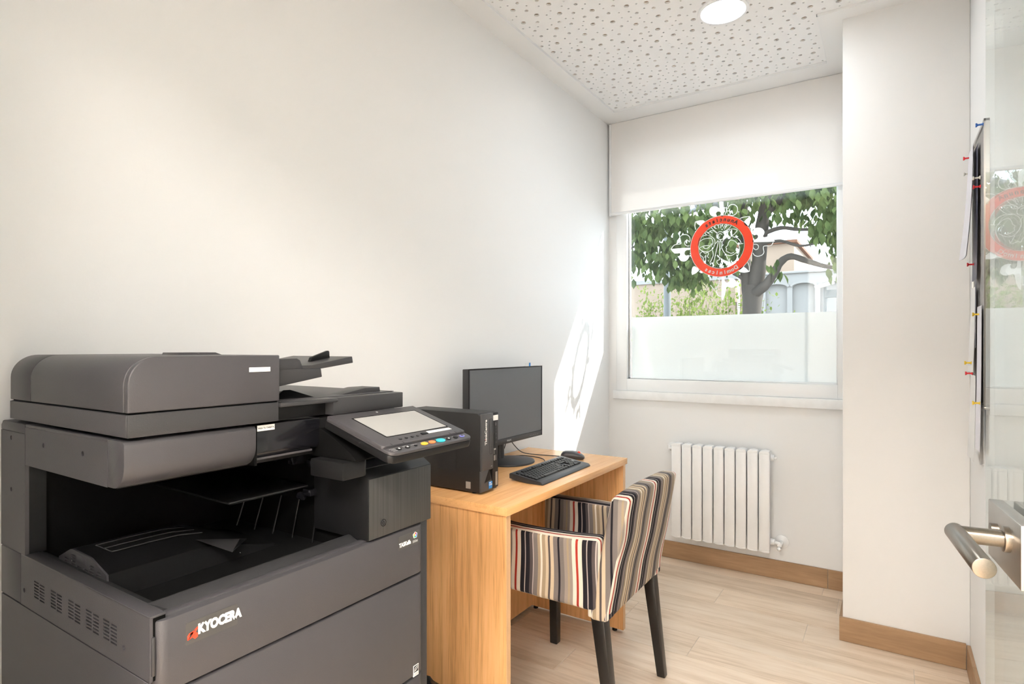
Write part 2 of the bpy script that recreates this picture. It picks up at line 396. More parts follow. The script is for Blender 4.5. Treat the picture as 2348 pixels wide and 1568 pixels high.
# ================================================================== THE ROOM
XL, XR, YF, YN, ZC = -1.436, .251, 3.307, .10, 2.55     # left, right, far, near wall faces, ceiling
YP, XP = 2.757, -.164                                  # pillar front and left side
WX0, WX1, WZ0, WZ1, YO = -1.388, -.176, .93, 2.43, 3.507   # window opening, outer face of the far wall
struct(MB().box(XL-.15, XL, -.02, YO, -.1, 2.75).build('wall_left', 'wall'))
m = MB(); m.box(XL, XR+.15, YF, YO, -.1, WZ0); m.box(XL, XR+.15, YF, YO, WZ1, 2.75); m.box(XL, WX0, YF, YO, WZ0, WZ1); m.box(WX1, XR+.15, YF, YO, WZ0, WZ1)
struct(m.build('wall_far', 'wall'))
struct(MB().box(XR, XR+.15, YN, YF, -.1, 2.75).build('wall_right', 'wall'))
struct(MB().box(XP, XR, YP, YF, -.0, 2.62).build('wall_pillar', 'wall', bevel=.003))
DX0, DX1, DZ = -.70, .222, 2.11                          # doorway in the unseen near wall, added to pass the hall light
m = MB(); m.box(XL, DX0, .0, YN, -.1, 2.75); m.box(DX1, XR+.15, .0, YN, -.1, 2.75); m.box(DX0, DX1, .0, YN, DZ, 2.75)
struct(m.build('wall_near', 'wall'))
# unseen hall behind the camera, added so the room is lit from there
HX0, HX1, HY0, HZ = -1.75, 1.6, -1.75, 2.5
struct(MB().box(HX0, HX1, HY0-.12, HY0, -.1, 2.75).build('wall_hall_back', 'wall'))
struct(MB().box(HX0-.12, HX0, HY0, -.02, -.1, 2.75).build('wall_hall_left', 'wall'))
struct(MB().box(HX1, HX1+.12, HY0, -.02, -.1, 2.75).build('wall_hall_right', 'wall'))
m = MB(); m.box(HX0, XL-.15, -.02, .1, -.1, 2.75); m.box(XR+.15, HX1, -.02, .1, -.1, 2.75)
struct(m.build('wall_hall_front', 'wall'))
struct(MB().box(HX0, HX1, HY0, -.02, HZ, HZ+.1).build('ceiling_hall', 'white'))
struct(MB().box(DX0, DX1, -.02, YN, -.06, 0).build('trim_1', 'plinth'), 'wooden threshold strip of the doorway')

# floor: grout bed and single planks
fl = struct(MB().box(HX0, HX1, HY0, YO, -.08, -.0015).build('floor', 'grout'))
PIT, PL = .1835, 1.07
known = {0: -.278, 2: -.696, 3: -.30, 4: .074, 5: -.666, 7: -1.0535}
def lay(x0, x1, y0, y1, k):
    j = known.get(k, x0+random.random()*PL)
    while j > x0: j -= PL
    while j < x1:
        a, b = max(j, x0), min(j+PL, x1)
        if b-a > .01:
            o = MB().box(a+.001-(a+b)/2, b-.001-(a+b)/2, y0+.001-(y0+y1)/2, y1-.001-(y0+y1)/2, -.008, 0).build('plank', 'plank', fl, bevel=.0006, seg=1, loc=((a+b)/2, (y0+y1)/2, 0))
        j += PL
y = 3.197; k = 1
lay(XL, XP, 3.197, YF-.001, 0)
while y > YN+.01:
    y1 = y; y0 = max(y-PIT, YN); lay(XL, XP if y0 > YP else XR, y0, y1, k); y -= PIT; k += 1
y = -.02
while y > HY0+.02:
    y1 = y; y0 = max(y-PIT, HY0); lay(HX0, HX1, y0, y1, k); y -= PIT; k += 1

# plinth tiles
BH, BT = .096, .012
def plinth(name, segs, horizontal, fixed, sgn):
    e = struct(empty(name))
    for a, b in segs:
        c = (a+b)/2; h = (b-a)/2-.0008
        if horizontal: MB().box(-h, h, 0, sgn*BT, .001, BH).build('tile', 'plinth', e, bevel=.001, seg=1, loc=(c, fixed, 0))
        else: MB().box(0, sgn*BT, -h, h, .001, BH).build('tile', 'plinthY', e, bevel=.001, seg=1, loc=(fixed, c, 0))
    return e
plinth('baseboard_far', [(XL+BT, -1.33), (-1.33, -.2606), (-.2606, XP-.013)], True, YF, -1)
plinth('baseboard_pillar_front', [(XP-BT, XR-BT)], True, YP, -1)
plinth('baseboard_pillar_side', [(YP, YF-BT)], False, XP, -1)
plinth('baseboard_right', [(.42, 1.49), (1.49, 2.56), (2.56, YP-BT-.001)], False, XR, -1)
plinth('baseboard_left', [(.1, 1.1), (1.1, 2.17), (2.17, YF)], False, XL, 1)

# ceiling: smooth border, perforated acoustic board set a little higher, dark fleece above the holes
BX0, BX1, BY0, BY1 = -1.332, .15, .24, 3.137
board_poly = [(BX0, BY0), (BX1, BY0), (BX1, 2.677), (-.251, 2.677), (-.251, BY1), (BX0, BY1)]
ce = struct(pierced([(XL, YN), (XR, YN), (XR, YF), (XL, YF)], [board_poly], .06, lambda u, v, w: (u, v, ZC+w)).build('ceiling', 'white'))
struct(MB().box(XL, XR, YN, YF, ZC+.055, ZC+.12).build('ceiling_light_block', 'white'))  # unseen slab, added above the board to block light
LAMPS = [(-.566, 2.441)]
class Grid:
    def __init__(s): s.g = {}
    def near(s, x, y, r, d):
        i, j = int(x/.05), int(y/.05)
        for a in range(i-2, i+3):
            for b in range(j-2, j+3):
                for (px, py, pr_) in s.g.get((a, b), ()):
                    if (px-x)**2+(py-y)**2 < (d+r+pr_)**2: return True
        return False
    def put(s, x, y, r): s.g.setdefault((int(x/.05), int(y/.05)), []).append((x, y, r))
G = Grid(); holes = []
rnd = random.Random(11)
for r, gap, tries, n in ((.0106, .055, 2600, 14), (.0077, .033, 9000, 12), (.0041, .021, 24000, 8)):
    for _ in range(tries):
        x = rnd.uniform(BX0+.012, BX1-.012); y = rnd.uniform(BY0+.012, BY1-.012)
        if x > -.263-r and y > 2.665-r: continue
        if any((x-a)**2+(y-b)**2 < .088**2 for a, b in LAMPS): continue
        if G.near(x, y, r, gap): continue
        G.put(x, y, r); holes.append(circ(x, y, r, n))
bo = pierced(board_poly, holes, .007, lambda u, v, w: (u, v, ZC+.010+w))
o = link('acoustic_board', bo.mesh('acoustic_board', merge=0, flat=True), 'board', ce); o['label'] = 'white board with scattered round holes of three sizes'
MB().box(BX0, BX1, BY0, BY1, ZC+.0172, ZC+.03).build('acoustic_fleece', 'fleece', ce)
# thin metal trim around the board
t_ = MB()
for (a, b), (c, d) in zip(board_poly, board_poly[1:]+board_poly[:1]):
    t_.box(min(a, c)-.0012, max(a, c)+.0012, min(b, d)-.0012, max(b, d)+.0012, ZC-.0012, ZC+.012)
t_.build('edge_trim', 'pvc', ce)
def downlight(x, y, z, label, diff, r=.083):
    t = thing('ceiling_downlight', label, 'ceiling light', (x, y, z), 0, 'round ceiling downlights')
    MB().lathe([(r, .006), (r, -.004), (r+.003, -.0065), (r+.014, -.0055), (r+.017, 0), (r+.017, .004)], (0, 0, 0), n=48).build('rim', 'pvc', t)
    MB().lathe([(0, -.0035), (r*.8, -.0035), (r, -.001), (r, .004), (0, .004)], (0, 0, 0), n=48).build('diffuser', diff, t)
    return t
downlight(*LAMPS[0], ZC+.010, 'round lit downlight in the perforated ceiling towards the window', 'diffuser')
def added_panel(x, y, z, label):  # unseen hall panel, added to light the room through the doorway
    t = thing('added_hall_light', label, 'ceiling light', (x, y, z), 0, 'added unseen panel lights in the hall')
    m = MB()
    for a, b, c, d in ((-.31, -.295, -.31, .31), (.295, .31, -.31, .31), (-.295, .295, -.31, -.295), (-.295, .295, .295, .31)): m.box(a, b, c, d, -.012, 0)
    m.build('frame', 'pvc', t); MB().box(-.295, .295, -.295, .295, -.008, 0).build('diffuser', 'hall_fill_glow', t)
for k, x in enumerate((-1.0, -.1, .9)): added_panel(x, -.85, HZ, ('added unseen light panel in the hall ceiling, nearest the left end', 'added unseen light panel in the hall ceiling, behind the doorway', 'added unseen light panel in the hall ceiling, nearest the right end')[k])

# ------------------------------------------------------------------ window
w1 = struct(empty('window_1', (0, 0, 0)), 'white framed window with clear upper and frosted lower glass')
GX0, GX1, GZ0, GZ1, GY = -1.320, -.219, 1.016, 2.36, 3.342
f0, f1 = 3.303, 3.378
MB().box(WX0, GX0, f0, f1, .945, WZ1).build('frame_bar', 'pvc', w1, bevel=.003)
MB().box(GX1, WX1, f0, f1, .945, WZ1).build('frame_bar', 'pvc', w1, bevel=.003)
MB().box(GX0-.001, GX1+.001, f0, f1, .945, GZ0).build('frame_bar', 'pvc', w1, bevel=.003)
MB().box(GX0-.001, GX1+.001, f0, f1, GZ1, WZ1).build('frame_bar', 'pvc', w1, bevel=.003)
m = MB()
for a, b, c, d in ((GX0, GX0+.012, GZ0, GZ1), (GX1-.006, GX1, GZ0, GZ1), (GX0, GX1, GZ0, GZ0+.008), (GX0, GX1, GZ1-.01, GZ1)): m.box(a, b, GY-.012, GY-.001, c, d)
m.build('glazing_bead', 'pvc', w1, bevel=.002)
m = MB()
for a, b, c, d in ((GX0-.0005, GX0+.0012, GZ0, GZ1), (GX1-.0012, GX1+.0005, GZ0, GZ1)): m.box(a, b, GY-.016, GY-.012, c, d)
m.build('gasket', 'grey_print', w1)
MB().box(GX0, GX1, GY, GY+.026, GZ0, GZ1).build('glass_pane', 'glass', w1)
FZ = 1.384
MB().add([(GX0+.006, GY+.0268, GZ0), (GX1-.004, GY+.0268, GZ0), (GX1-.004, GY+.0268, FZ), (GX0+.006, GY+.0268, FZ)], [(0, 1, 2, 3)]).build('frosted_film', 'frost', w1)
MB().box(-1.402, XP-.0005, 3.284, 3.38, .895, .945).build('window_sill', 'sill', w1, bevel=.004)
MB().box(WX0, WX1, 3.378, YO+.03, .90, .935).build('outer_sill', 'sill', w1, bevel=.003)

# window emblem: flat vinyl cut-outs on the outer face of the pane, read from outside
EX, EZ, EY = -.7916, 1.7671, GY+.0272
pl = lambda u, v, w: (u, w, v)
em = thing('window_emblem', 'round red and white emblem of cut vinyl on the clear window glass', 'window decal', (EX, EY, EZ))
EMB_LINES=[[(-0.0245,0.0614),(-0.0209,0.0741),(-0.0119,0.0806),(-0.0028,0.0815),(0.008,0.0766),(0.0169,0.0664),(0.0187,0.0551),(0.0151,0.0443),(0.0044,0.038),(-0.0046,0.0377),(-0.0155,0.0437),(-0.0227,0.0519),(-0.0245,0.0614)],[(-0.0191,0.0571),(-0.0155,0.0661),(-0.0046,0.0713),(0.0062,0.0638)],[(-0.0191,0.0571),(-0.0119,0.047),(-0.0064,0.054)],[(-0.0209,0.076),(-0.0428,0.0971),(-0.0537,0.1114),(-0.0428,0.114),(-0.0318,0.1034),(-0.0245,0.1007)],[(-0.0318,0.1071),(-0.0336,0.1186),(-0.0227,0.1229),(-0.0137,0.1107),(-0.0119,0.1012)],[(-0.0137,0.1163),(-0.0064,0.1248),(0.0044,0.1235),(0.0116,0.119)],[(-0.0018,0.1205),(-0.0018,0.1)],[(0.0133,0.0984),(0.0187,0.1126),(0.0294,0.1195),(0.0277,0.1116),(0.0205,0.1031)],[(0.0169,0.0905),(0.033,0.111),(0.0508,0.1127),(0.0543,0.1086),(0.0437,0.095),(0.0223,0.0825),(0.0151,0.074)],[(-0.0173,0.0681),(-0.0391,0.0892),(-0.0574,0.0912),(-0.0666,0.0828),(-0.0795,0.0879),(-0.0888,0.084),(-0.0758,0.0687),(-0.0574,0.0649)],[(-0.0758,0.0837),(-0.0574,0.0705)],[(-0.0611,0.0878),(-0.0464,0.0787)],[(0.0169,0.072),(0.0294,0.0706),(0.0401,0.0769),(0.0472,0.0872),(0.0614,0.0893),(0.0842,0.0813),(0.079,0.069),(0.0543,0.0477),(0.033,0.0443)],[(0.0223,0.0788),(0.0383,0.0882),(0.0508,0.0887)],[(0.0508,0.0794),(0.0596,0.0748)],[(-0.1242,0.0338),(-0.1167,0.0559),(-0.098,0.0672),(-0.0721,0.0683),(-0.0501,0.0566),(-0.0355,0.0401),(-0.0336,0.0174),(-0.0428,-0.0079),(-0.0611,-0.0213),(-0.0832,-0.0238),(-0.1092,-0.0132),(-0.1223,0.0032),(-0.1261,0.0188),(-0.1242,0.0338)],[(-0.1204,0.0353),(-0.098,0.0483),(-0.0721,0.0513),(-0.0537,0.0494),(-0.0446,0.0298),(-0.0464,0.0149),(-0.0611,0.0088),(-0.0869,0.0113),(-0.1167,0.0027)],[(-0.1018,0.0108),(-0.0906,-0.0035),(-0.0758,-0.0049),(-0.0611,0.0051),(-0.0501,0.0209)],[(0.0044,0.0175),(0.0151,0.035),(0.0366,0.0469),(0.0614,0.0469),(0.086,0.0371),(0.1017,0.019),(0.1069,0.0038),(0.1173,0.0047)],[(0.0044,0.0175),(0.0026,-0.0047),(0.0116,-0.0278),(0.0259,-0.0476),(0.0472,-0.0569),(0.0684,-0.0513),(0.086,-0.0382)],[(0.0508,0.0296),(0.0401,0.0177),(0.0348,-0.0003),(0.0259,-0.0069),(0.0294,-0.0183),(0.0277,-0.0293),(0.0401,-0.0378),(0.0543,-0.0446),(0.0684,-0.0403)],[(0.0508,0.0296),(0.0719,0.0219),(0.086,0.0059),(0.0964,-0.0098),(0.0964,-0.0391),(0.0895,-0.0605),(0.0807,-0.0781)],[(0.0982,0.001),(0.1069,0.0038)],[(-0.113,-0.028),(-0.1018,-0.0214),(-0.0869,-0.0322),(-0.0721,-0.0278),(-0.0684,-0.0395),(-0.0758,-0.0501),(-0.0666,-0.0584)],[(-0.113,-0.028),(-0.1148,-0.0392),(-0.098,-0.0558),(-0.0962,-0.0862)],[(-0.0832,-0.0495),(-0.0851,-0.0909)],[(-0.0906,-0.0564),(-0.0832,-0.0419)],[(-0.0464,-0.0188),(-0.0428,-0.0454),(-0.0501,-0.0673),(-0.0611,-0.089)],[(-0.0137,0.0304),(-0.0464,-0.1127)],[(-0.0064,0.0334),(-0.0082,-0.0521)],[(-0.0028,0.0331),(0.008,0.0097)],[(-0.0155,0.0344),(-0.0391,0.0067)],[(-0.0119,-0.0574),(-0.0082,-0.0745),(-0.0191,-0.0774),(-0.0227,-0.0883),(-0.0137,-0.1002),(0.0008,-0.1088)],[(-0.0119,-0.0574),(-0.0028,-0.0675),(0.0044,-0.083),(0.0151,-0.0801),(0.0401,-0.0896),(0.0472,-0.0717)],[(0.0008,-0.1088),(0.0,-0.1255)],[(0.0259,-0.0514),(0.0366,-0.0745),(0.0419,-0.086)],[(-0.284,0.0085),(-0.2623,0.0318),(-0.2272,0.0343),(-0.2233,0.0435),(-0.233,0.058),(-0.2291,0.077),(-0.2117,0.086),(-0.1887,0.0824),(-0.1753,0.0695),(-0.1715,0.0538),(-0.1753,0.0427)],[(-0.1753,0.0388),(-0.1848,0.0505),(-0.1963,0.0505),(-0.2032,0.0396),(-0.2002,0.0278),(-0.1887,0.019),(-0.1753,0.0177)],[(0.1671,-0.0092),(0.1756,-0.0064),(0.1891,-0.0095),(0.1958,-0.021),(0.1908,-0.0331),(0.1789,-0.0357),(0.1688,-0.0239)],[(0.1671,-0.0527),(0.1756,-0.0661),(0.1925,-0.0729),(0.2127,-0.0675),(0.2227,-0.054),(0.2193,-0.0322),(0.2244,-0.0201),(0.2559,-0.0213),(0.2691,-0.0048)],[(0.0205,0.1681),(0.0241,0.1825),(0.0366,0.192),(0.049,0.1849),(0.0508,0.1754),(0.0437,0.1689)],[(0.0437,0.1671),(0.0614,0.1631),(0.079,0.1701),(0.0877,0.1892),(0.0842,0.2098),(0.0684,0.2229),(0.0508,0.2234),(0.0383,0.2121),(0.0366,0.2031)],[(0.0348,0.2182),(0.0373,0.24)],[(-0.0082,-0.1696),(-0.0101,-0.2012)],[(-0.0101,-0.2049),(-0.0227,-0.2303),(-0.0245,-0.2564),(-0.0137,-0.2756),(0.0008,-0.28)],[(-0.0574,-0.2134),(-0.0391,-0.2369),(-0.0209,-0.2304)],[(0.0947,0.1388),(0.1173,0.1471),(0.1517,0.1472)],[(-0.1392,0.1077),(-0.1449,0.1312),(-0.1411,0.1536)],[(0.138,-0.0974),(0.1483,-0.1237),(0.1483,-0.1527)]]
EMB_SOLIDS=[[(-0.284,0.0085),(-0.2584,0.0101),(-0.1753,0.0082),(-0.1753,-0.0053),(-0.1887,-0.004),(-0.2021,-0.0124),(-0.2032,-0.0277),(-0.1925,-0.0364),(-0.1791,-0.0337),(-0.1791,-0.049),(-0.1925,-0.0652),(-0.2117,-0.0686),(-0.2291,-0.0603),(-0.2369,-0.0422),(-0.2291,-0.0274),(-0.233,-0.0182),(-0.2623,-0.0179)],[(0.1654,0.0054),(0.1654,0.0163),(0.1789,0.0185),(0.1908,0.0264),(0.1932,0.0369),(0.1857,0.0449),(0.1722,0.0427),(0.1671,0.0523),(0.1688,0.0702),(0.1789,0.08),(0.1958,0.0817),(0.2143,0.0742),(0.2254,0.0569),(0.2227,0.0428),(0.2177,0.0326),(0.226,0.0263),(0.2542,0.0288),(0.275,0.0035),(0.2691,-0.0012),(0.2227,0.0016)],[(-0.0101,0.2464),(0.0116,0.2435),(0.0133,0.1678),(-0.0028,0.1698),(-0.001,0.1856),(-0.0101,0.195),(-0.0227,0.1939),(-0.0282,0.1834),(-0.0227,0.1715),(-0.0428,0.1702),(-0.0592,0.1835),(-0.064,0.2048),(-0.0574,0.2209),(-0.0391,0.2279),(-0.0209,0.2217),(-0.0082,0.2108)],[(0.0044,-0.1704),(0.0169,-0.1713),(0.0187,-0.1918),(0.0259,-0.2034),(0.0383,-0.2041),(0.0454,-0.1935),(0.0401,-0.1821),(0.0543,-0.1811),(0.0719,-0.1896),(0.0818,-0.2105),(0.0754,-0.2285),(0.0578,-0.2348),(0.033,-0.2279),(0.0259,-0.2405),(0.0223,-0.2699),(0.0044,-0.3055),(0.0026,-0.2429)],[(0.1517,0.1472),(0.1524,0.1156),(0.1397,0.0934),(0.119,0.1195)],[(-0.1411,0.1536),(-0.113,0.1579),(-0.0888,0.1494),(-0.1167,0.128)],[(0.1483,-0.1527),(0.1207,-0.1562),(0.0912,-0.145),(0.1173,-0.1213)],[(-0.1563,-0.1044),(-0.1449,-0.1015),(-0.1204,-0.1261),(-0.1601,-0.15),(-0.162,-0.1193)]]
def ringmesh(r0, r1, w=.0004, n=72):
    return MB().lathe([(r0, 0), (r1, 0), (r1, w), (r0, w), (r0, 0)], (0, 0, 0), 'y', n)
def ring_text(body, r, size, a_mid, top, flip):
    """letters set along the ring; they read from outside, so they are mirrored seen from the room"""
    out = []
    n = len(body); step = size*.70/r
    for i, ch in enumerate(body):
        if ch == ' ': continue
        me = text_mesh(ch, size, .0003, .0011)
        k = (i-(n-1)/2)*step
        a = a_mid+(-k if top else k)         # seen from outside
        rot = a-PI/2 if top else a+PI/2
        pts = []
        for v in me.vertices:
            x, y = v.co.x, v.co.y
            X = r*math.cos(a)+x*math.cos(rot)-y*math.sin(rot); Y = r*math.sin(a)+x*math.sin(rot)+y*math.cos(rot)
            pts.append((-X, v.co.z-.0006, Y))
        mm = MB(); mm.add(pts, [tuple(p.vertices) for p in me.polygons]); out.append(mm); bpy.data.meshes.remove(me)
    return out
ringmesh(.1255, .1690).build('ring', 'decal_red', em)
ringmesh(.1690, .1712).build('ring_outline', 'decal', em)
ringmesh(.1222, .1236).build('inner_outline', 'decal', em)
for mm in ring_text('Anunciata', .1475, .030, PI/2, True, True): mm.map(lambda x, y, z: (x, y-.0003, z)).build('letter', 'cdark', em)
for mm in ring_text('Dominicas', .1480, .030, -PI/2, False, True): mm.map(lambda x, y, z: (x, y-.0003, z)).build('letter', 'decal', em)
m = MB()
for L_ in EMB_LINES[:36]: stroke(m, smooth_line([p for p in L_]), .0034, pl)
m.build('figures', 'decal', em)
for a_, b_ in ((36, 37), (37, 38), (38, 39), (39, 40), (40, 41), (41, 42), (42, 43), (43, 44), (44, 45), (45, 46), (46, 47), (47, 48), (48, 49)):
    m = MB()
    for L_ in EMB_LINES[a_:b_]: stroke(m, smooth_line(L_), .0038, pl)
    m.build('lily_outline', 'decal', em)
for P_ in EMB_SOLIDS:
    q = [tuple(p) for p in smooth_line(P_+[P_[0]], 2)[:-1]]
    if sum(q[i][0]*q[(i+1) % len(q)][1]-q[(i+1) % len(q)][0]*q[i][1] for i in range(len(q))) < 0: q = q[::-1]
    pierced(q, [], .0004, pl).build('lily_leaf', 'decal', em)

# roller blind
bl = thing('roller_blind', 'off-white roller blind pulled a third of the way down the window', 'roller blind', (-.795, 3.285, 2.0))
n_ = 24; m = MB()
vs_ = [(-.617+1.243*i/n_, .0012*math.sin(i*.9), .012+(.5365)*j/6) for i in range(n_+1) for j in range(7)]
m.add(vs_, [(i*7+j, (i+1)*7+j, (i+1)*7+j+1, i*7+j+1) for i in range(n_) for j in range(6)]); m.build('cloth', 'blind', bl)
MB().tube([(-.620, 0, .004), (.626, 0, .004)], .009, 12).build('bottom_bar', 'pvc', bl)
MB().box(-.628, -.617, -.006, .006, -.006, .545).build('side_guide', 'pvc', bl)
MB().tube([(-.615, .0125, .535), (.622, .0125, .535)], .0105, 16).build('roller', 'pvc', bl)

# ------------------------------------------------------------------ glass door, open into the room
d1 = struct(empty('door_1', (.2076, .1501, 0)), 'open clear glass door leaf with a steel lever handle'); d1.rotation_euler = (0, 0, math.radians(96))
MB().box(0, .885, -.005, .005, .008, 2.09).build('glass_leaf', 'doorglass', d1, bevel=.0008, seg=1)
m = MB().box(.675, .8025, .005, .020, .94, 1.01); p_ = m.build('lock_plate', 'steelp', d1, bevel=.0015)
m = MB().box(.675, .8025, -.020, -.005, .94, 1.01); m.build('lock_plate', 'steelp', d1, bevel=.0015)
hz, hx, hy = .983, .717, .068
def lever(sg):
    m = MB(); m.tube([(hx, sg*.019, hz), (hx, sg*.026, hz)], .0145, 24); m.build('rosette', 'steel', d1, bevel=.001)
    m = MB(); m.tube([(hx, sg*.024, hz), (hx, sg*hy, hz)], .0095, 24, True); m.build('handle_neck', 'steel', d1)
    m = MB(); m.tube([(hx+.0098, sg*hy, hz), (hx-.122, sg*hy, hz)], .0101, 28, True); m.build('handle_grip', 'steel', d1, bevel=.0006, ang=50)
lever(1); lever(-1)
MB().tube([(.762, .019, .982), (.762, .027, .982)], .007, 20).build('turn_knob', 'steel', d1)
MB().box(0, .06, -.014, .014, 0.16, .22).build('hinge', 'steelp', d1, bevel=.001)
MB().box(0, .06, -.014, .014, 1.82, 1.88).build('hinge', 'steelp', d1, bevel=.001)

# ------------------------------------------------------------------ radiator
ra = thing('radiator', 'white nine-section aluminium radiator on the wall under the window', 'radiator', (-.767, 3.2, .16))
SW = .0567; nS = 9; x00 = -nS*SW/2
sec = None
for i in range(nS):
    if sec is None:
        w = SW/2-.0022
        m = MB(); m.prism([(-w, .010), (-w+.002, .003), (-.002, -.002), (w-.002, .002), (w, .010), (w, .02), (-w, .02)], 'z', .004, .498)
        m.prism([(-w, .010), (w, .010), (w, .07), (-w, .07)], 'z', .462, .498)                      # flat head
        m.prism([(-w, .498), (-w+.003, .508), (-.004, .514), (w-.004, .511), (w, .498)], 'y', .002, .066)
        m.prism([(-w, .004), (-w+.003, 0), (0, -.006), (w-.003, -.003), (w, .004)], 'y', .0, .02)
        m.box(-.012, .012, .018, .078, .01, .47)
        sec = m.build('section', 'rad', ra, bevel=.0012, seg=2, loc=(x00+SW*(i+.5), 0, 0)); s0 = sec
    else: copy(s0, ra, (x00+SW*(i+.5), 0, 0))
MB().tube([(x00-.006, .045, .475), (-x00+.006, .045, .475)], .017, 16).build('header_pipe', 'rad', ra)
MB().tube([(x00-.006, .045, .045), (-x00+.006, .045, .045)], .017, 16).build('header_pipe', 'rad', ra)
# fittings: shut-off top left, bleed plug top right, valve bottom right
m = MB(); m.tube([(x00-.004, .045, .478), (x00-.026, .045, .478)], .010, 16); m.tube([(x00-.022, .045, .478), (x00-.022, .095, .478)], .0085, 14); m.tube([(x00-.022, .045, .463), (x00-.022, .045, .493)], .0095, 14)
m.build('valve', 'rad', ra, bevel=.001)
MB().lathe([(.0, .104), (.026, .104), (.026, .099), (.012, .092), (0, .092)], (x00-.022, 0, .478), 'y', 24).build('wall_rosette', 'rad', ra)
m = MB(); m.tube([(-x00+.004, .045, .475), (-x00+.014, .045, .475)], .016, 16); m.tube([(-x00+.014, .045, .475), (-x00+.026, .045, .475)], .006, 12); m.build('bleed_plug', 'rad', ra, bevel=.001)
m = MB(); m.tube([(-x00+.004, .045, .045), (-x00+.016, .045, .045)], .016, 16); m.tube([(-x00+.016, .045, .045), (-x00+.042, .045, .040)], .009, 14); m.tube([(-x00+.040, .030, .036), (-x00+.040, .098, .036)], .0105, 14)
m.build('valve', 'rad', ra, bevel=.001)
MB().lathe([(.0, .105), (.034, .105), (.034, .100), (.014, .091), (0, .091)], (-x00+.040, 0, .036), 'y', 28).build('wall_rosette', 'rad', ra)
MB().tube([(-x00+.034, .026, .022), (-x00+.046, .018, .016)], .009, 14).build('valve_cap', 'pvc', ra, bevel=.001)
for xx in (-.17, .17): MB().box(xx-.008, xx+.008, .06, .107, .44, .46).build('wall_bracket', 'rad', ra)

# ------------------------------------------------------------------ pin board on the right wall with its papers
pb = thing('pin_board', 'narrow grey pin board in a thin metal frame on the right wall', 'pin board', (XR, 2.405, 1.45))
MB().box(-.010, 0, -.150, .150, -.43, .435).build('panel', 'corkgrey', pb)
m = MB()
for a, b, c, d in ((-.156, -.147, -.436, .441), (.147, .156, -.436, .441), (-.156, .156, -.436, -.427), (-.156, .156, .432, .441)): m.box(-.014, 0, a, b, c, d)
m.build('frame', 'alu', pb, bevel=.001)
def sheet(label, mat, y0, y1, z0, z1, out0, out1, curl, cat='paper', name='paper_sheet', ply=1, lines=True):
    """paper pinned at its top edge; lower edge bends away from the wall (to -x) and rolls at its far side"""
    t = thing(name, label, cat, (XR-.016, (y0+y1)/2, z1), 0)
    W, Hh = (y1-y0)/2, z1-z0
    def P(u, v, w): # u -1..1 , v 0 top..1 bottom
        return (-out0-out1*v*v-curl*max(0, u)**2*v-w, u*W, -v*Hh)
    nu, nv = 8, 12
    for k in range(ply):
        m = MB(); dx = .0015*k
        a = [P(-1+2*i/nu, j/nv, dx) for i in range(nu+1) for j in range(nv+1)]; b = [(p[0]-.0004, p[1], p[2]) for p in a]
        idx = lambda i, j: i*(nv+1)+j; o = len(a)
        fs = [(idx(i, j), idx(i+1, j), idx(i+1, j+1), idx(i, j+1)) for i in range(nu) for j in range(nv)]
        fs += [tuple(o+q for q in f[::-1]) for f in fs]
        m.add(a+b, fs); m.build('leaf', mat, t)
    return t, P
sheet('white paper notice hanging from the upper part of the pin board', 'paperlilac', 2.40, 2.53, 1.50, 1.86, .008, .018, .008, ply=2)
sheet('navy plastic folder pinned behind the upper paper notice', 'folder', 2.36, 2.47, 1.42, 1.85, .001, .003, .001, 'folder', 'folder')
sheet('long white paper list hanging lower on the pin board', 'paper', 2.42, 2.54, 1.12, 1.40, .002, .006, .003)
sheet('narrow dark blue booklet hanging beside the lower list', 'folder', 2.385, 2.41, 1.20, 1.42, .003, .001, .0, 'booklet', 'booklet')
sheet('curled white sheet hanging below the bottom edge of the pin board', 'paper', 2.39, 2.53, .83, 1.11, .004, .004, .005)
sheet('white sheet beside the door glass reaching below the pin board', 'paperlilac', 2.27, 2.375, .88, 1.33, .001, .004, .001)
def pin(y, z, mat, col, where, off=.012):
    t = thing('push_pin', '%s push pin %s' % (col, where), 'push pin', (XR-.016-off, y, z), 0, 'push pins on the pin board')
    MB().lathe([(0, .004), (.0055, .004), (.0055, .002), (.0028, 0), (.0028, -.010), (.0062, -.013), (.0062, -.016), (0, -.016)], (0, 0, 0), 'x', 14).build('head', mat, t)
    MB().tube([(.004, 0, 0), (.012+off, 0, 0)], .0006, 6).build('point', 'alu', t)
pin(2.51, 1.845, 'pinred', 'red', 'at the top of the upper paper notice', .010)
pin(2.545, 1.80, 'pinwhite', 'white', 'beside the top of the upper paper notice', .006)
pin(2.34, 1.735, 'pinwhite', 'white', 'near the glass edge above a red pin', .001)
pin(2.33, 1.705, 'pinred', 'red', 'near the glass edge below a white pin', .001)
pin(2.44, 1.475, 'pinred', 'red', 'holding the foot of the navy folder', .006)
pin(2.33, 1.305, 'pinyel', 'yellow', 'between the booklet and the glass edge', .002)
pin(2.47, 1.15, 'pinyel', 'yellow', 'at the foot of the long paper list', .010)
pin(2.47, 1.115, 'pinred', 'red', 'at the top of the curled lower sheet', .008)
pin(2.29, 1.03, 'pinyel', 'yellow', 'at the bottom edge of the board by the glass', .006)
pin(2.27, 1.88, 'pinblue', 'blue', 'at the top edge of the board by the glass', .0)

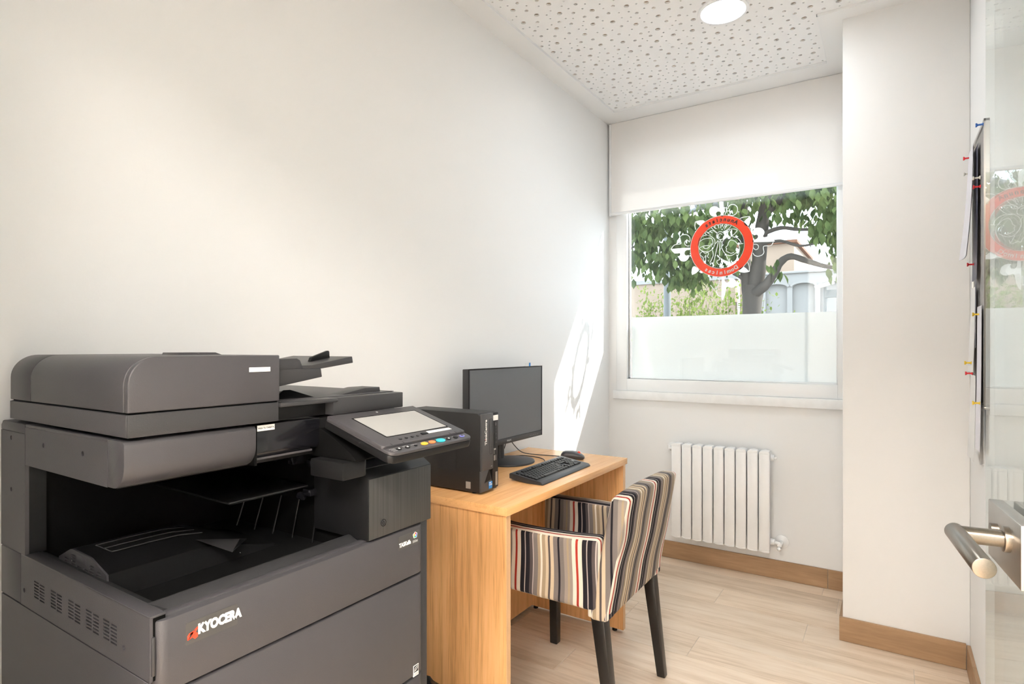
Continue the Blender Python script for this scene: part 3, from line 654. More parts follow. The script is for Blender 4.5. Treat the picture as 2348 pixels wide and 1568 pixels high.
# ================================================================== DESK AND WHAT STANDS ON IT
DT = .734
dk = thing('desk', 'light beech veneer desk with panel ends against the left wall', 'desk', (-1.18, 1.88, 0))
def D(m): return m.map(lambda x, y, z: (x+1.18, y-1.88, z))
dx0, dx1, dy0, dy1 = -1.425, -.935, 1.416, 2.345
o = D(MB().box(dx0, dx1, dy0, dy1, DT-.025, DT)).build('desktop', 'beechY', dk, bevel=.0012, seg=2)
def endpanel(y0, y1):
    o = D(MB().box(dx0+.01, dx1-.0075, y0, y1, .012, DT-.025)).build('end_panel', 'beechZ', dk, bevel=.0008, seg=1)
    D(MB().box(dx1-.0078, dx1-.0066, y0+.0004, y1-.0004, .0125, DT-.0255)).build('edge_band', 'edge', dk)
endpanel(dy0+.010, dy0+.032); endpanel(dy1-.028, dy1-.006)
D(MB().box(-1.405, -1.387, dy0+.032, dy1-.028, .015, DT-.025)).build('back_panel', 'beechI', dk)
for yy in (dy0+.021, dy1-.017):
    for xx in (dx0+.05, dx1-.05): D(MB().tube([(xx, yy, 0), (xx, yy, .013)], .011, 14)).build('foot', 'cblack', dk)

# computer case
pc = thing('desktop_computer', 'slim black desktop computer standing upright on the desk beside the copier', 'computer', (-1.083, 1.494, DT))
# local: x back(-)..front(+), y width, z up
def T(x, y, z, e=.008): return (x, y, z)
m = MB(); m.prism([(-.31, .006), (-.004, .006), (-.004, .250), (-.016, .258), (-.31, .258)], 'y', 0, .094); m.build('case', 'pcblack', pc, bevel=.0025)
for xx in (-.27, -.04):
    for yy in (.02, .074): MB().tube([(xx, yy, 0), (xx, yy, .007)], .008, 12).build('foot', 'cblack', pc)
m = MB(); m.prism([(.002, .076), (.062, .076), (.062, .2555), (.002, .2555)], 'x', -.006, .004); m.build('front_cover', 'pcgrey', pc, bevel=.0012)
m = MB(); m.prism([(.0625, .012), (.0935, .012), (.0935, .2555), (.0625, .2555)], 'x', -.006, .0015); m.build('port_strip', 'pcblack', pc, bevel=.001)
m = MB(); m.prism([(0, .008), (.060, .008), (.060, .075), (0, .075)], 'x', -.006, .0005); m.build('lower_front', 'pcgrey', pc, bevel=.001)
m = MB(); m.prism([(.018, .036), (.044, .076), (.052, .042)], 'x', .0, .0016); m.build('triangle_vent', 'cblack', pc)
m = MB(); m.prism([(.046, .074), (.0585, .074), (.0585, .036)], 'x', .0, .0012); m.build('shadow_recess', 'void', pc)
m = MB(); stroke(m, rrect(.042, .056, .125, .238, .003), .0008, lambda u, v, w: (.0042+w, u, v), True); m.build('drive_door_line', 'cblack', pc)
def on_pc(me, mat, y, z, x, rx=0, name='marking'):
    # text plane facing +x, text x -> +y
    return link(name, me, mat, pc, loc=(x, y, z), rot=(PI/2, 0, PI/2) if not rx else (PI/2, -PI/2, PI/2))
me = text_mesh('ThinkCentre', .0155, .0002, .0003); o = on_pc(me, 'white_print', .0215, .197, .0044, 1, 'lettering')
me = text_mesh('i', .0155, .0003, .0003); 
MB().box(.0044, .0048, .0165, .0185, .1735, .1755).build('red_dot', 'red', pc)
m = MB(); m.box(.0015, .0019, .064, .0925, .230, .247); m.build('name_sticker', 'label', pc)
for z0, z1, y0, y1 in ((.150, .188, .069, .0725), (.134, .139, .069, .080), (.121, .133, .069, .0705), (.100, .117, .069, .0745), (.100, .117, .079, .081)):
    MB().box(.0015, .0021, y0, y1, z0, z1).build('port', 'cgloss' if z0 > .14 else 'silver', pc)
for zz in (.158, .172, .186, .196, .206): MB().tube([(.0015, .0815, zz), (.0021, .0815, zz)], .0022 if zz < .19 else .0014, 14).build('port', 'cgrey', pc)
MB().tube([(.0015, .078, .218), (.0028, .078, .218)], .0058, 20).build('power_button', 'cgrey', pc)
MB().box(.0012, .0018, .078, .089, .018, .062).build('silver_label', 'silver', pc)
s_ = MB().box(.0016, .002, .040, .059, .014, .036).build('blue_sticker', 'blue', pc)
me = text_mesh('CORE', .0065, .0002, .0001); on_pc(me, 'white_print', .0495, .026, .0022, 0, 'lettering')
me = text_mesh('intel', .0052, .0002, .0001); on_pc(me, 'white_print', .0475, .0325, .0022, 0, 'lettering')
me = text_mesh('neo', .0050, .0002, .0001); on_pc(me, 'grey_print', .052, .086, .0044, 0, 'lettering')
MB().box(-.060, -.041, -.0004, 0, .016, .038).build('side_sticker', 'silver', pc)
holes_ = [[(x+dx_*.0019, z+dz_*.0016) for dx_, dz_ in ((1, 0), (0, 1), (-1, 0), (0, -1))] for x in [-.172+.0062*i for i in range(12)] for z in [.072+.0062*j for j in range(12)]]
pierced([(-.178, .066), (-.098, .066), (-.098, .146), (-.178, .146)], holes_, .0006, lambda u, v, w: (u, -.0007+w, v)).build('side_grille', 'pcblack', pc)

# monitor
mo = thing('monitor', 'black flat computer monitor on a round stand, switched off', 'monitor', (-1.31, 2.0, DT))
MX = 0.0; Zb, Zt = .811-DT, 1.120-DT
MB().box(-.030, -.001, -.2705, .2705, Zb, Zt).build('housing', 'cdark', mo, bevel=.003)
MB().box(-.048, -.028, -.18, .18, Zb+.02, Zt-.07).build('back_cover', 'cdark', mo, bevel=.008)
MB().box(-.002, .0006, -.268, .268, Zb+.024, Zt-.0025).build('screen', 'monscreen', mo)
MB().box(-.002, .0018, -.2705, .2705, Zb, Zb+.0225).build('chin', 'cdark', mo, bevel=.001)
m = MB()
for a, b, c, d in ((-.2705, -.2655, Zb, Zt), (.2655, .2705, Zb, Zt), (-.2705, .2705, Zt-.004, Zt)): m.box(-.002, .0022, a, b, c, d)
m.build('bezel', 'cblack', mo, bevel=.0008)
link('lettering', text_mesh('PHILIPS', .010, .0002, .0002), 'grey_print', mo, loc=(.0021, -.0, Zb+.011), rot=(PI/2, 0, PI/2))
for yy in (.165, .18, .195, .21, .225): MB().box(.0016, .0021, yy, yy+.005, Zb+.0085, Zb+.010).build('key_mark', 'grey_print', mo)
m = MB(); m.lathe([(0, .014), (.02, .014), (.085, .011), (.103, .007), (.105, .002), (.104, 0), (0, 0)], (0, 0, 0), n=64); m.map(lambda x, y, z: (x*.95+.005, y*1.06, z)); m.build('stand_base', 'cdark', mo)
MB().tube([(-.045, 0, .01), (-.045, 0, Zb+.09)], .019, 24).build('stand_column', 'cdark', mo)
MB().box(-.05, -.02, -.05, .05, Zb+.04, Zb+.14).build('stand_bracket', 'cdark', mo, bevel=.004)
cl = thing('paper_flag', 'tiny white and blue paper flag stuck on top of the monitor', 'sticker', (-1.325, 2.178, 1.12))
MB().box(-.0005, .0005, -.022, .004, -.002, .014).build('flag', 'label', cl); MB().box(-.0012, .0012, .008, .018, -.002, .015).build('blue_tab', 'blue', cl)

# keyboard
kb = thing('keyboard', 'black full-size computer keyboard lying near the front of the desk', 'keyboard', (-.992, 1.908, DT), math.radians(1.0))
# local: x from 0 (front) to -.128 (back), y -.193 .. .193
m = MB(); m.prism([(.004, .0), (.004, .004), (-.004, .011), (-.022, .0135), (-.126, .029), (-.131, .026), (-.131, .010), (-.06, .0)], 'y', -.194, .194); m.build('case', 'cdark', kb, bevel=.002)
kz = lambda x: .0135+(-.022-x)*(.0155/.104)
key = None
rows = [(-.034, [(-.155+.011*0, .013)]*0)]
def keyrow(x, items):
    global key
    for y, w in items:
        a, b = w/2-.0011, .0061
        z = kz(x)
        m = MB(); m.hexa([(x+b, y-a, z-.001), (x+b, y+a, z-.001), (x-b, y+a, kz(x-b)-.001), (x-b, y-a, kz(x-b)-.001)],
                         [(x+b-.0012, y-a+.001, kz(x+b)+.0042), (x+b-.0012, y+a-.001, kz(x+b)+.0042), (x-b+.0008, y+a-.001, kz(x-b)+.0044), (x-b+.0008, y-a+.001, kz(x-b)+.0044)])
        m.build('key', 'cblack', kb)
U = .01645
def run(y, ws):
    out = []
    for w in ws:
        if w > 0: out.append((y+w*U/2, w*U))
        y += abs(w)*U
    return out
y0k = -.186
keyrow(-.031, run(y0k, [1.25, 1.25, 1.25, 6.25, 1.25, 1.25, 1.25, 1.25, -.25, 1, 1, 1, -.25, 2, 1]))
keyrow(-.0445, run(y0k, [1.25, 1, 1, 1, 1, 1, 1, 1, 1, 1, 1, 2.75, -1.25, 1, -1.25, 1, 1, 1, 1]))
keyrow(-.058, run(y0k, [1.75, 1, 1, 1, 1, 1, 1, 1, 1, 1, 1, 1, 2.25, -3.5+1, 1, 1, 1]))
keyrow(-.0715, run(y0k, [1.5, 1, 1, 1, 1, 1, 1, 1, 1, 1, 1, 1, 1, 1.5, -.25, 1, 1, 1, -.25, 1, 1, 1]))
keyrow(-.085, run(y0k, [1, 1, 1, 1, 1, 1, 1, 1, 1, 1, 1, 1, 1, 2, -.25, 1, 1, 1, -.25, 1, 1, 1]))
keyrow(-.103, run(y0k, [1, -1, 1, 1, 1, 1, -.5, 1, 1, 1, 1, -.5, 1, 1, 1, 1, -.25, 1, 1, 1, -.25, 1, 1, 1]))
# mouse
mu = thing('computer_mouse', 'grey and black computer mouse lying at the far end of the keyboard', 'computer mouse', (-1.118, 2.196, DT), math.radians(-64))
m = rbox(-.028, .028, -.05, .05, 0, .034, .0165, 14, 20, 10)
m.map(lambda x, y, z: (x*(1-.18*abs(y/.05)**2), y, z*(1-.55*max(0, (y+.004)/.054)**1.6-.25*max(0, (-y-.02)/.03)**2)))
m.build('body', 'cgrey', mu, ang=70)
MB().lathe([(0, -.0026), (.0065, -.0026), (.0065, .0026), (0, .0026)], (0, .026, .0265), 'x', 18).build('wheel', 'red', mu)
# cables
def cable(label, pts, r=.0019):
    o = MB().tube(smooth_line(pts, 6), r, 8).build('cable', 'cable'); tag(o, label, 'cable'); return o
cable('thin black cable running from behind the monitor to the mouse', [(-1.372, 2.10, .812), (-1.362, 2.13, .775), (-1.34, 2.16, .745), (-1.28, 2.19, DT+.003), (-1.20, 2.205, DT+.003), (-1.158, 2.198, DT+.006), (-1.135, 2.196, DT+.012)])
cable('thin black cable running from behind the monitor to the keyboard', [(-1.382, 1.99, .79), (-1.39, 2.04, .752), (-1.375, 2.09, DT+.003), (-1.32, 2.14, DT+.003), (-1.22, 2.12, DT+.003), (-1.15, 2.02, DT+.003), (-1.124, 1.96, DT+.014)])
cable('thick black power cable hanging behind the monitor stand', [(-1.372, 2.06, .84), (-1.385, 2.04, .80), (-1.395, 2.0, .77), (-1.40, 1.95, .748), (-1.40, 1.88, DT+.005), (-1.40, 1.80, DT+.005)], .004)
cable('thin black cable hanging straight down behind the monitor', [(-1.374, 2.085, .83), (-1.385, 2.09, .79), (-1.395, 2.085, .758), (-1.412, 2.075, DT+.004), (-1.418, 2.03, DT+.003), (-1.418, 1.93, DT+.003)])

# ================================================================== CHAIR
ch = thing('armchair', 'striped fabric armchair with black wooden legs pulled up to the desk', 'armchair', (-.90, 1.875, 0))
PER = .225
def upholstery(name, m, ufun, amp=.0022, seed=0):
    from mathutils import noise
    me = m.mesh(name, ang=75)
    bm = bmesh.new(); bm.from_mesh(me); bm.normal_update()
    for v in bm.verts:
        d = noise.noise(Vector(v.co)*9+Vector((seed, 0, 0)))*amp+noise.noise(Vector((v.co.x*26, v.co.y*26, v.co.z*7))+Vector((seed*3, 0, 0)))*amp*.45
        v.co += v.normal*d
    bm.normal_update()
    L = bm.loops.layers.uv.new('stripe')
    for f in bm.faces:
        for lp in f.loops: lp[L].uv = (ufun(lp.vert.co, f.normal)/PER, lp.vert.co.z)
    bm.to_mesh(me); bm.free(); me.polygons.foreach_set('use_smooth', [True]*len(me.polygons))
    return link(name, me, 'stripe', ch)
CXX, CYY = -.90, 1.875
# backrest, leaning; local coordinates around the chair's base
LEAN = .178
def lean(x, y, z):
    k = (z-.377); return (x+k*LEAN, y*(1-.03*max(0, (z-.6))/.15), z-.010*(abs(y)/.245)**3*max(0, (z-.5)/.25))
m = rbox(.125, .184, -.245, .245, .365, .760, .016, 8, 44, 36); m.map(lean)
upholstery('backrest', m, lambda c, n: (c.x-.035 if abs(n.y) > .75 else c.y+.010*math.sin(c.z*17)+.004*math.sin(c.z*41+c.y*9)+.225), seed=1)
def arm(y0, y1, sd):
    m = rbox(-.272, .158, y0, y1, .393, .604, .014, 40, 8, 22)
    m.map(lambda x, y, z: (x, y, z+(.012 if z > .5 else 0)*max(0, (x+.05)/.2)**2))
    return upholstery('armrest', m, lambda c, n: (c.x+.0025*math.sin(c.z*23+c.x*11)+.143 if abs(n.y) > .6 else c.y*1.2+.052), seed=sd)
arm(-.245, -.172, 2); arm(.172, .245, 3)
m = rbox(-.268, .150, -.174, .174, .392, .482, .02, 36, 34, 8)
m.map(lambda x, y, z: (x, y, z-(.020*(1-(y/.174)**2)*max(0, (x+.1)/.25) if z > .43 else 0)))
upholstery('seat', m, lambda c, n: c.y+.004*math.sin(c.x*25)+.02, seed=4)
# short lappets of the cover over the tops of the rear legs
for sy in (-1, 1):
    m = rbox(.118, .186, min(sy*.243, sy*.185), max(sy*.243, sy*.185), .372, .41, .008, 8, 8, 6)
    upholstery('cover_lappet', m, lambda c, n: (c.x+.114 if abs(n.y) > .75 else c.y+.03), .001, seed=5)
def leg(x0, y0, x1, y1, w0, w1, zt):
    a, b = w0/2, w1/2
    m = MB(); m.hexa([(x1-b, y1-b, 0), (x1+b, y1-b, 0), (x1+b, y1+b, 0), (x1-b, y1+b, 0)], [(x0-a, y0-a, zt), (x0+a, y0-a, zt), (x0+a, y0+a, zt), (x0-a, y0+a, zt)])
    m.build('leg', 'legblack', ch, bevel=.003)
leg(.148, -.220, .199, -.220, .044, .030, .40); leg(.148, .220, .199, .220, .044, .030, .40)
leg(-.245, -.215, -.247, -.215, .040, .032, .40); leg(-.245, .215, -.247, .222, .040, .032, .40)

# ================================================================== WASTE BIN
wb = thing('waste_bin', 'round waste bin with a crumpled black liner between copier and desk', 'waste bin', (-1.135, 1.235, 0))
MB().lathe([(0, .004), (.085, .004), (.088, .0), (.09, .004), (.108, .197), (.106, .197), (.086, .012), (0, .012)], (0, 0, 0), n=36).build('bin', 'cdark', wb)
m = MB(); n1, n2 = 48, 10
prof = [(.109, .12), (.113, .17), (.118, .205), (.120, .228), (.113, .243), (.100, .238), (.088, .20), (.07, .12), (.04, .06), (.004, .05)]
vs_ = []
for k in range(n1):
    a = 2*PI*k/n1
    for j, (r, z) in enumerate(prof):
        w = .006*math.sin(a*7+j*1.3)+.005*math.sin(a*13-j*2.1)+.004*math.sin(a*23+j)
        vs_.append(((r+w)*math.cos(a), (r+w)*math.sin(a), z+.008*math.sin(a*5+j)+(.012*math.sin(a*3) if 1 < j < 6 else 0)))
vs_ = [(a, b, c_-.028) for a, b, c_ in vs_]
m.add(vs_, [(k*n2+i, ((k+1) % n1)*n2+i, ((k+1) % n1)*n2+i+1, k*n2+i+1) for k in range(n1) for i in range(n2-1)]); m.build('liner', 'bag', wb, ang=60)

# ================================================================== COPIER
# local frame: x = width (to the right seen from its front), y = depth (to the wall), z up
cp = thing('copier', 'large charcoal grey multifunction copier with document feeder and tilted touch panel', 'copier', (-.837, .400, 0), PI/2)
CW = .571
MB().box(.0, CW-.001, .014, .560, .05, .7435).build('lower_body', 'cgrey', cp, bevel=.003)
for xx in (.06, .50):
    for yy in (.07, .50):
        MB().lathe([(0, -.011), (.022, -.011), (.024, -.008), (.024, .008), (.022, .011), (0, .011)], (xx, yy, .024), 'x', 20).build('castor', 'cblack', cp)
        MB().tube([(xx, yy, .03), (xx, yy, .052)], .012, 12).build('castor_stem', 'cblack', cp)
# front covers with rounded corners, one above the other
def front(name, z0, z1, mat='cgrey', x0=.004, x1=.5475):
    return MB().prism(rrect(x0, x1, 0, .05, .017, 6, (1, 1, 0, 0)), 'z', z0, z1).build(name, mat, cp, bevel=.0022, seg=2)
fd = front('front_door', .7245, .8255)
front('paper_drawer', .513, .7200); front('paper_drawer', .330, .5085); front('paper_drawer', .195, .3255); front('paper_drawer', .062, .1905)
MB().box(.02, .52, .012, .05, .06, .80).build('gap_backing', 'void', cp)
MB().prism(rrect(.016, .536, .0125, .0275, .010, 6, (1, 1, 0, 0)), 'z', .80, .8285).build('door_lip', 'cgrey', cp, bevel=.0015)
MB().prism([(.0277, .8262), (.050, .835), (.056, .835), (.056, .79), (.0277, .79)], 'x', .018, .3885).build('tray_rim', 'cdark', cp, bevel=.001)
# right hand column, dark
MB().box(.5485, CW, .012, .40, .05, .8265).build('right_column', 'cdark', cp, bevel=.002)
# finger recess at the left end of the front door
MB().box(.0005, .0055, .004, .026, .752, .806).build('side_grip', 'cdark', cp, bevel=.002)
# left side: upper panel with ventilation slots
slots = []
for g, yc in enumerate((.380, .3105, .2425, .1790, .1215)):
    for c in (0, 1):
        for r in range(6):
            a = yc+.0225-c*.0235; z = .7975-r*.0052-c*.0008
            slots.append([(a-.020, z-.0014), (a-.0005, z-.0014), (a-.0005, z+.0014), (a-.020, z+.0014)])
for yy, zz in ((.447, .772), (.079, .773)): slots.append(circ(yy, zz, .0042, 12))
pierced([(.006, .7450), (.4615, .7450), (.4615, .8325), (.006, .8325)], slots, .004, lambda u, v, w: (-.0015+w, u, v)).build('vented_side_panel', 'cgrey', cp)
MB().box(.0030, .020, .008, .460, .7445, .831).build('side_panel_core', 'void', cp)
MB().box(-.0015, .022, .463, .5585, .745, .8325).build('rear_side_panel', 'cgrey', cp, bevel=.0015)
MB().box(-.0015, .0195, .006, .462, .8310, .8345).build('side_rim', 'cgrey', cp, bevel=.001)
MB().prism([(.0195, .8345), (.036, .826), (.036, .79), (.0195, .79)], 'y', .03, .46).build('side_rim_slope', 'cdark', cp)
MB().box(-.001, .0005, .012, .5585, .055, .7425).build('lower_side_panel', 'cgrey', cp, bevel=.0004, seg=1)
# rear post on the left carrying the scanner
hp = [circ(.5084, 1.0364, .0042, 12), circ(.5084, .9425, .0042, 12)]
pierced([(.4435, .834), (.5585, .834), (.5585, 1.048), (.4435, 1.048)], hp, .006, lambda u, v, w: (-.0015+w, u, v)).build('rear_post_skin', 'cgrey', cp)
MB().box(.0046, .030, .4440, .5580, .834, 1.046).build('rear_post', 'cblack', cp)
MB().prism([(.4435, 1.0485), (.5585, 1.0485), (.5585, 1.058), (.548, 1.066), (.4435, 1.0645)], 'x', -.0015, .04).build('rear_post_cap', 'cgrey', cp, bevel=.0015)
# inside of the delivery opening
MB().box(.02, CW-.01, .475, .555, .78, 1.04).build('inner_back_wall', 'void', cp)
MB().box(.02, .57, .04, .48, .75, .7985).build('output_tray', 'cblack', cp)
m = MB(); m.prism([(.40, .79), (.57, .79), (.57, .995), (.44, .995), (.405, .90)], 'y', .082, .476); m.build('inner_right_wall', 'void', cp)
# hump of the tray with slotted end
P_h = [(.3906, .806), (.3906, .834), (.345, .8545), (.3307, .8565), (.2655, .8545), (.2100, .838), (.2070, .806)]
sl = []
def in_poly(p, poly):
    c = False; k = len(poly)-1
    for i in range(len(poly)):
        if (poly[i][1] > p[1]) != (poly[k][1] > p[1]) and p[0] < (poly[k][0]-poly[i][0])*(p[1]-poly[i][1])/(poly[k][1]-poly[i][1])+poly[i][0]: c = not c
        k = i
    return c
for r in range(8):
    z = .8105+r*.0052
    for k in range(8):
        yc = .3795-k*.0222-(k//2)*.003; q = [(yc-.0085, z-.0013), (yc+.0085, z-.0013), (yc+.0085, z+.0013), (yc-.0085, z+.0013)]
        if all(in_poly((a+(.003 if a > .3 else -.003), b+.002), P_h) for a, b in q) and not (z > .834 and .276 < yc < .328): sl.append(q)
pierced(P_h[::-1], sl, .003, lambda u, v, w: (.030+w, u, v)).build('hump_end', 'cgrey', cp)
MB().box(.0296, .0315, .283, .320, .838, .850).build('hump_tab', 'cgrey', cp, bevel=.0006)
m = MB(); sec_ = [(.0335, 1.0), (.10, 1.0), (.17, .98), (.22, .86), (.26, .58), (.30, .28), (.34, .05)]
vs_ = []
for lx, k in sec_:
    for (yy, zz) in P_h: vs_.append((lx, yy+(.03*(lx-.1) if lx > .1 else 0), .799+(zz-.799)*k if zz > .81 else .797))
n_ = len(P_h); fs = [tuple(range(n_)), tuple(len(vs_)-1-i for i in range(n_))]
for i in range(len(sec_)-1):
    for j in range(n_): fs.append((i*n_+j, i*n_+(j+1) % n_, (i+1)*n_+(j+1) % n_, (i+1)*n_+j))
m.add(vs_, fs); m.build('tray_hump', 'cblack', cp, ang=30)
for yy in (.262, .292, .322):
    MB().tube([(.060, yy, .8572), (.12, yy, .8572), (.17, yy+.001, .8555), (.215, yy+.003, .848)], .0011, 6).build('tray_rib', 'cdark', cp)
MB().tube([(.060, .262, .8572), (.060, .322, .8572)], .0011, 6).build('tray_rib', 'cdark', cp)
m = MB(); m.add([(.185, .235, .848), (.235, .175, .846), (.205, .150, .835), (.275, .215, .829)], [(0, 1, 2), (0, 1, 3), (1, 2, 3), (0, 2, 3)]); m.build('tray_wedge', 'cdark', cp)
# second delivery shelf and exit rollers deep inside
m = MB(); m.prism([(.19, .908), (.20, .912), (.46, .915), (.46, .910)], 'x', .225, .40); m.build('upper_shelf', 'cblack', cp, bevel=.001)
MB().tube([(.225, .192, .9115), (.40, .194, .9095)], .0018, 8).build('shelf_edge', 'cdark', cp)
for k in range(5):
    yy = .15+.06*k
    MB().box(.372, .41, yy, yy+.024, .898, .912).build('exit_guide', 'cgloss', cp, bevel=.002)
    MB().lathe([(0, 0), (.008, 0), (.008, .012), (0, .012)], (.376, yy+.026, .895), 'y', 14).build('exit_roller', 'cgloss', cp)
    MB().tube([(.385-.004*k, yy+.01, .80), (.40, yy+.01, .885)], .0016, 6).build('paper_guide_rib', 'cblack', cp)
    MB().box(.378, .41, yy+.004, yy+.02, .955, .972).build('upper_guide', 'cgloss', cp, bevel=.002)
# power block at right front
pbk = MB().prism([(.0015, .8290), (.0015, .9485), (.024, .9625), (.16, .9625), (.16, .8290)], 'x', .3895, CW-.0005); pbk.build('power_block', 'cblack', cp, bevel=.0014)
MB().box(.3912, CW-.002, .0, .0035, .8302, .9470).build('brushed_panel', 'brush', cp, bevel=.0006)
m = MB(); m.box(.3985, .5475, .026, .155, .9622, .9634); m.build('block_top', 'cgrey', cp)
pbn = MB().tube([(.4265, .0012, .8567), (.4265, -.0016, .8567)], .0066, 28).build('power_button', 'cdark', cp, bevel=.0006)
m = MB(); stroke(m, [(.0066*math.cos(a_*2*PI/28), .0066*math.sin(a_*2*PI/28)) for a_ in range(28)], .0009, lambda u, v, w: (.4265+u, -.0017-w, .8567+v), True)
stroke(m, [(.0030*math.cos(2.2+a_*4.9/14), .0030*math.sin(2.2+a_*4.9/14)) for a_ in range(15)], .0006, lambda u, v, w: (.4265+u, -.0018-w, .8567+v))
stroke(m, [(0, .0006), (0, .0042)], .0006, lambda u, v, w: (.4265+u, -.0018-w, .8567+v)); m.build('power_symbol', 'void', pbn)
# scanner
MB().box(.0, CW-.004, .105, .5585, .995, 1.0645).build('scanner_body', 'cblack', cp, bevel=.002)
hp = [circ(.363, 1.0353, .0042, 12), circ(.2127, 1.036, .0042, 12)]
pierced([(.1310, .9945), (.4425, .9935), (.4425, 1.060), (.1310, 1.0615)], hp, .006, lambda u, v, w: (-.0015+w, u, v)).build('scanner_side', 'cgrey', cp)
MB().box(-.0014, .02, .131, .4425, 1.0600, 1.0655).build('scanner_top_rim', 'cgrey', cp, bevel=.0015)
arc = [(.079+.036-.036*math.cos(t_), 1.031-.036*math.sin(t_)) for t_ in [PI/2*i/8 for i in range(9)]]
MB().prism([(.083, 1.0655), (.079, 1.060)]+arc+[(.1295, .995), (.1295, 1.0655)], 'x', -.0015, .2055).build('scanner_front', 'cgrey', cp, bevel=.0016)
arc2 = [(.0875+.014-.014*math.cos(t_), 1.020-.014*math.sin(t_)) for t_ in [PI/2*i/5 for i in range(6)]]
MB().prism([(.0875, 1.0655)]+arc2+[(.13, 1.006), (.13, 1.0655)], 'x', .2095, .345).build('scanner_front_gloss', 'cgloss', cp, bevel=.001)
MB().box(.2050, .2100, .084, .13, .996, 1.066).build('scanner_front_gap', 'void', cp)
MB().prism([(.0905, 1.0075), (.0905, 1.004), (.13, .9985), (.13, 1.006)], 'x', .2095, .33).build('scanner_under_lip', 'cgrey', cp)
MB().box(.345, CW-.004, .09, .13, 1.01, 1.064).build('scanner_front_right', 'cblack', cp, bevel=.002)
MB().box(.2125, .2465, .0866, .0875, 1.0545, 1.0645).build('card_sticker', 'label', cp)
link('lettering', text_mesh('PASA TU TARJETA', .0039, .0001, .00008), 'black_print', cp, loc=(.2295, .0864, 1.0593), rot=(PI/2, 0, 0))
# document feeder
MB().box(.0005, .246, .074, .517, 1.0705, 1.1040).build('feeder_base', 'cdark', cp, bevel=.0015)
MB().box(-.0006, .002, .0755, .517, 1.0715, 1.1035).build('feeder_base_side', 'cgrey', cp, bevel=.0005, seg=1)
r_ = .041
cov = [(0, 1.1065), (0, 1.1872-r_)]+[(r_-r_*math.cos(t_), 1.1872-r_+r_*math.sin(t_)) for t_ in [PI/2*i/12 for i in range(1, 13)]]+[(.246, 1.1872), (.246, 1.1065)]
MB().prism(cov, 'y', .0850, .4225).build('feeder_cover', 'cgrey', cp, bevel=.0012, ang=50)
MB().prism(cov, 'y', .4240, .517).build('feeder_cover_rear', 'cgrey', cp, bevel=.0012, ang=50)
MB().prism(cov, 'y', .0715, .0838).build('feeder_cover_front', 'cgrey', cp, bevel=.0018, ang=50)
MB().box(.004, .245, .078, .515, 1.103, 1.1075).build('feeder_gap', 'void', cp)
MB().box(.1873, .2270, .0708, .0716, 1.1592, 1.1668).build('white_sticker', 'label', cp)
for a, b in ((.158, .205), (.262, .335)):
    if b > .246: a, b = .195, .243
    MB().prism([(a, 1.186), (a+.002, 1.1915), (b-.016, 1.1915), (b, 1.186)], 'y', .24, .30).build('cover_bump', 'cgrey', cp, bevel=.0008)
# platen lid and its feed slot
MB().box(.366, .5588, .072, .50, 1.0690, 1.1018).build('platen_lid', 'cdark', cp, bevel=.0015)
MB().box(.246, .3665, .096, .50, 1.0690, 1.0945).build('lid_recess', 'cblack', cp, bevel=.001)
MB().box(.2465, .375, .069, .11, 1.0945, 1.1022).build('lid_grip', 'cdark', cp, bevel=.0018)
MB().prism([(.246, 1.1005), (.5588, 1.1022), (.5588, 1.1035), (.246, 1.103)], 'y', .10, .50).build('exit_paper_tray', 'cgrey', cp, bevel=.0006)
m = MB(); m.add([(.275, .135, 1.103), (.355, .115, 1.103), (.325, .15, 1.118), (.31, .15, 1.118), (.29, .19, 1.103), (.35, .19, 1.103)], [(0, 1, 2, 3), (3, 2, 5, 4), (0, 3, 4), (1, 5, 2)]); m.build('paper_stop', 'cblack', cp)
m = MB(); m.prism([(.42, 1.1035), (.487, 1.1135), (.53, 1.1135), (.532, 1.1035)], 'y', .115, .17); m.build('paper_stop', 'cdark', cp, bevel=.0008)
# feeder trays to the right of the cover
MB().prism([(.245, 1.1655), (.338, 1.1668), (.438, 1.1825), (.4405, 1.1690), (.34, 1.157), (.245, 1.154)], 'y', .10, .293).build('original_tray', 'cdark', cp, bevel=.0012)
MB().prism([(.245, 1.1615), (.3575, 1.1595), (.3600, 1.1432), (.2670, 1.1300), (.245, 1.1265)], 'y', .098, .32).build('eject_tray', 'cdark', cp, bevel=.0014)
MB().prism([(.245, 1.160), (.245, 1.1795), (.302, 1.1805), (.309, 1.177), (.3165, 1.160)], 'y', .0975, .135).build('side_guide', 'cdark', cp, bevel=.002)
MB().prism([(.37, 1.172), (.374, 1.181), (.4165, 1.1945), (.4195, 1.193), (.4205, 1.179)], 'y', .148, .156).build('paper_guide', 'cblack', cp, bevel=.0014)
MB().box(.245, .300, .30, .335, 1.10, 1.135).build('tray_support', 'cdark', cp, bevel=.001)
MB().box(.246, .25, .12, .50, 1.103, 1.165).build('feeder_mouth', 'void', cp)
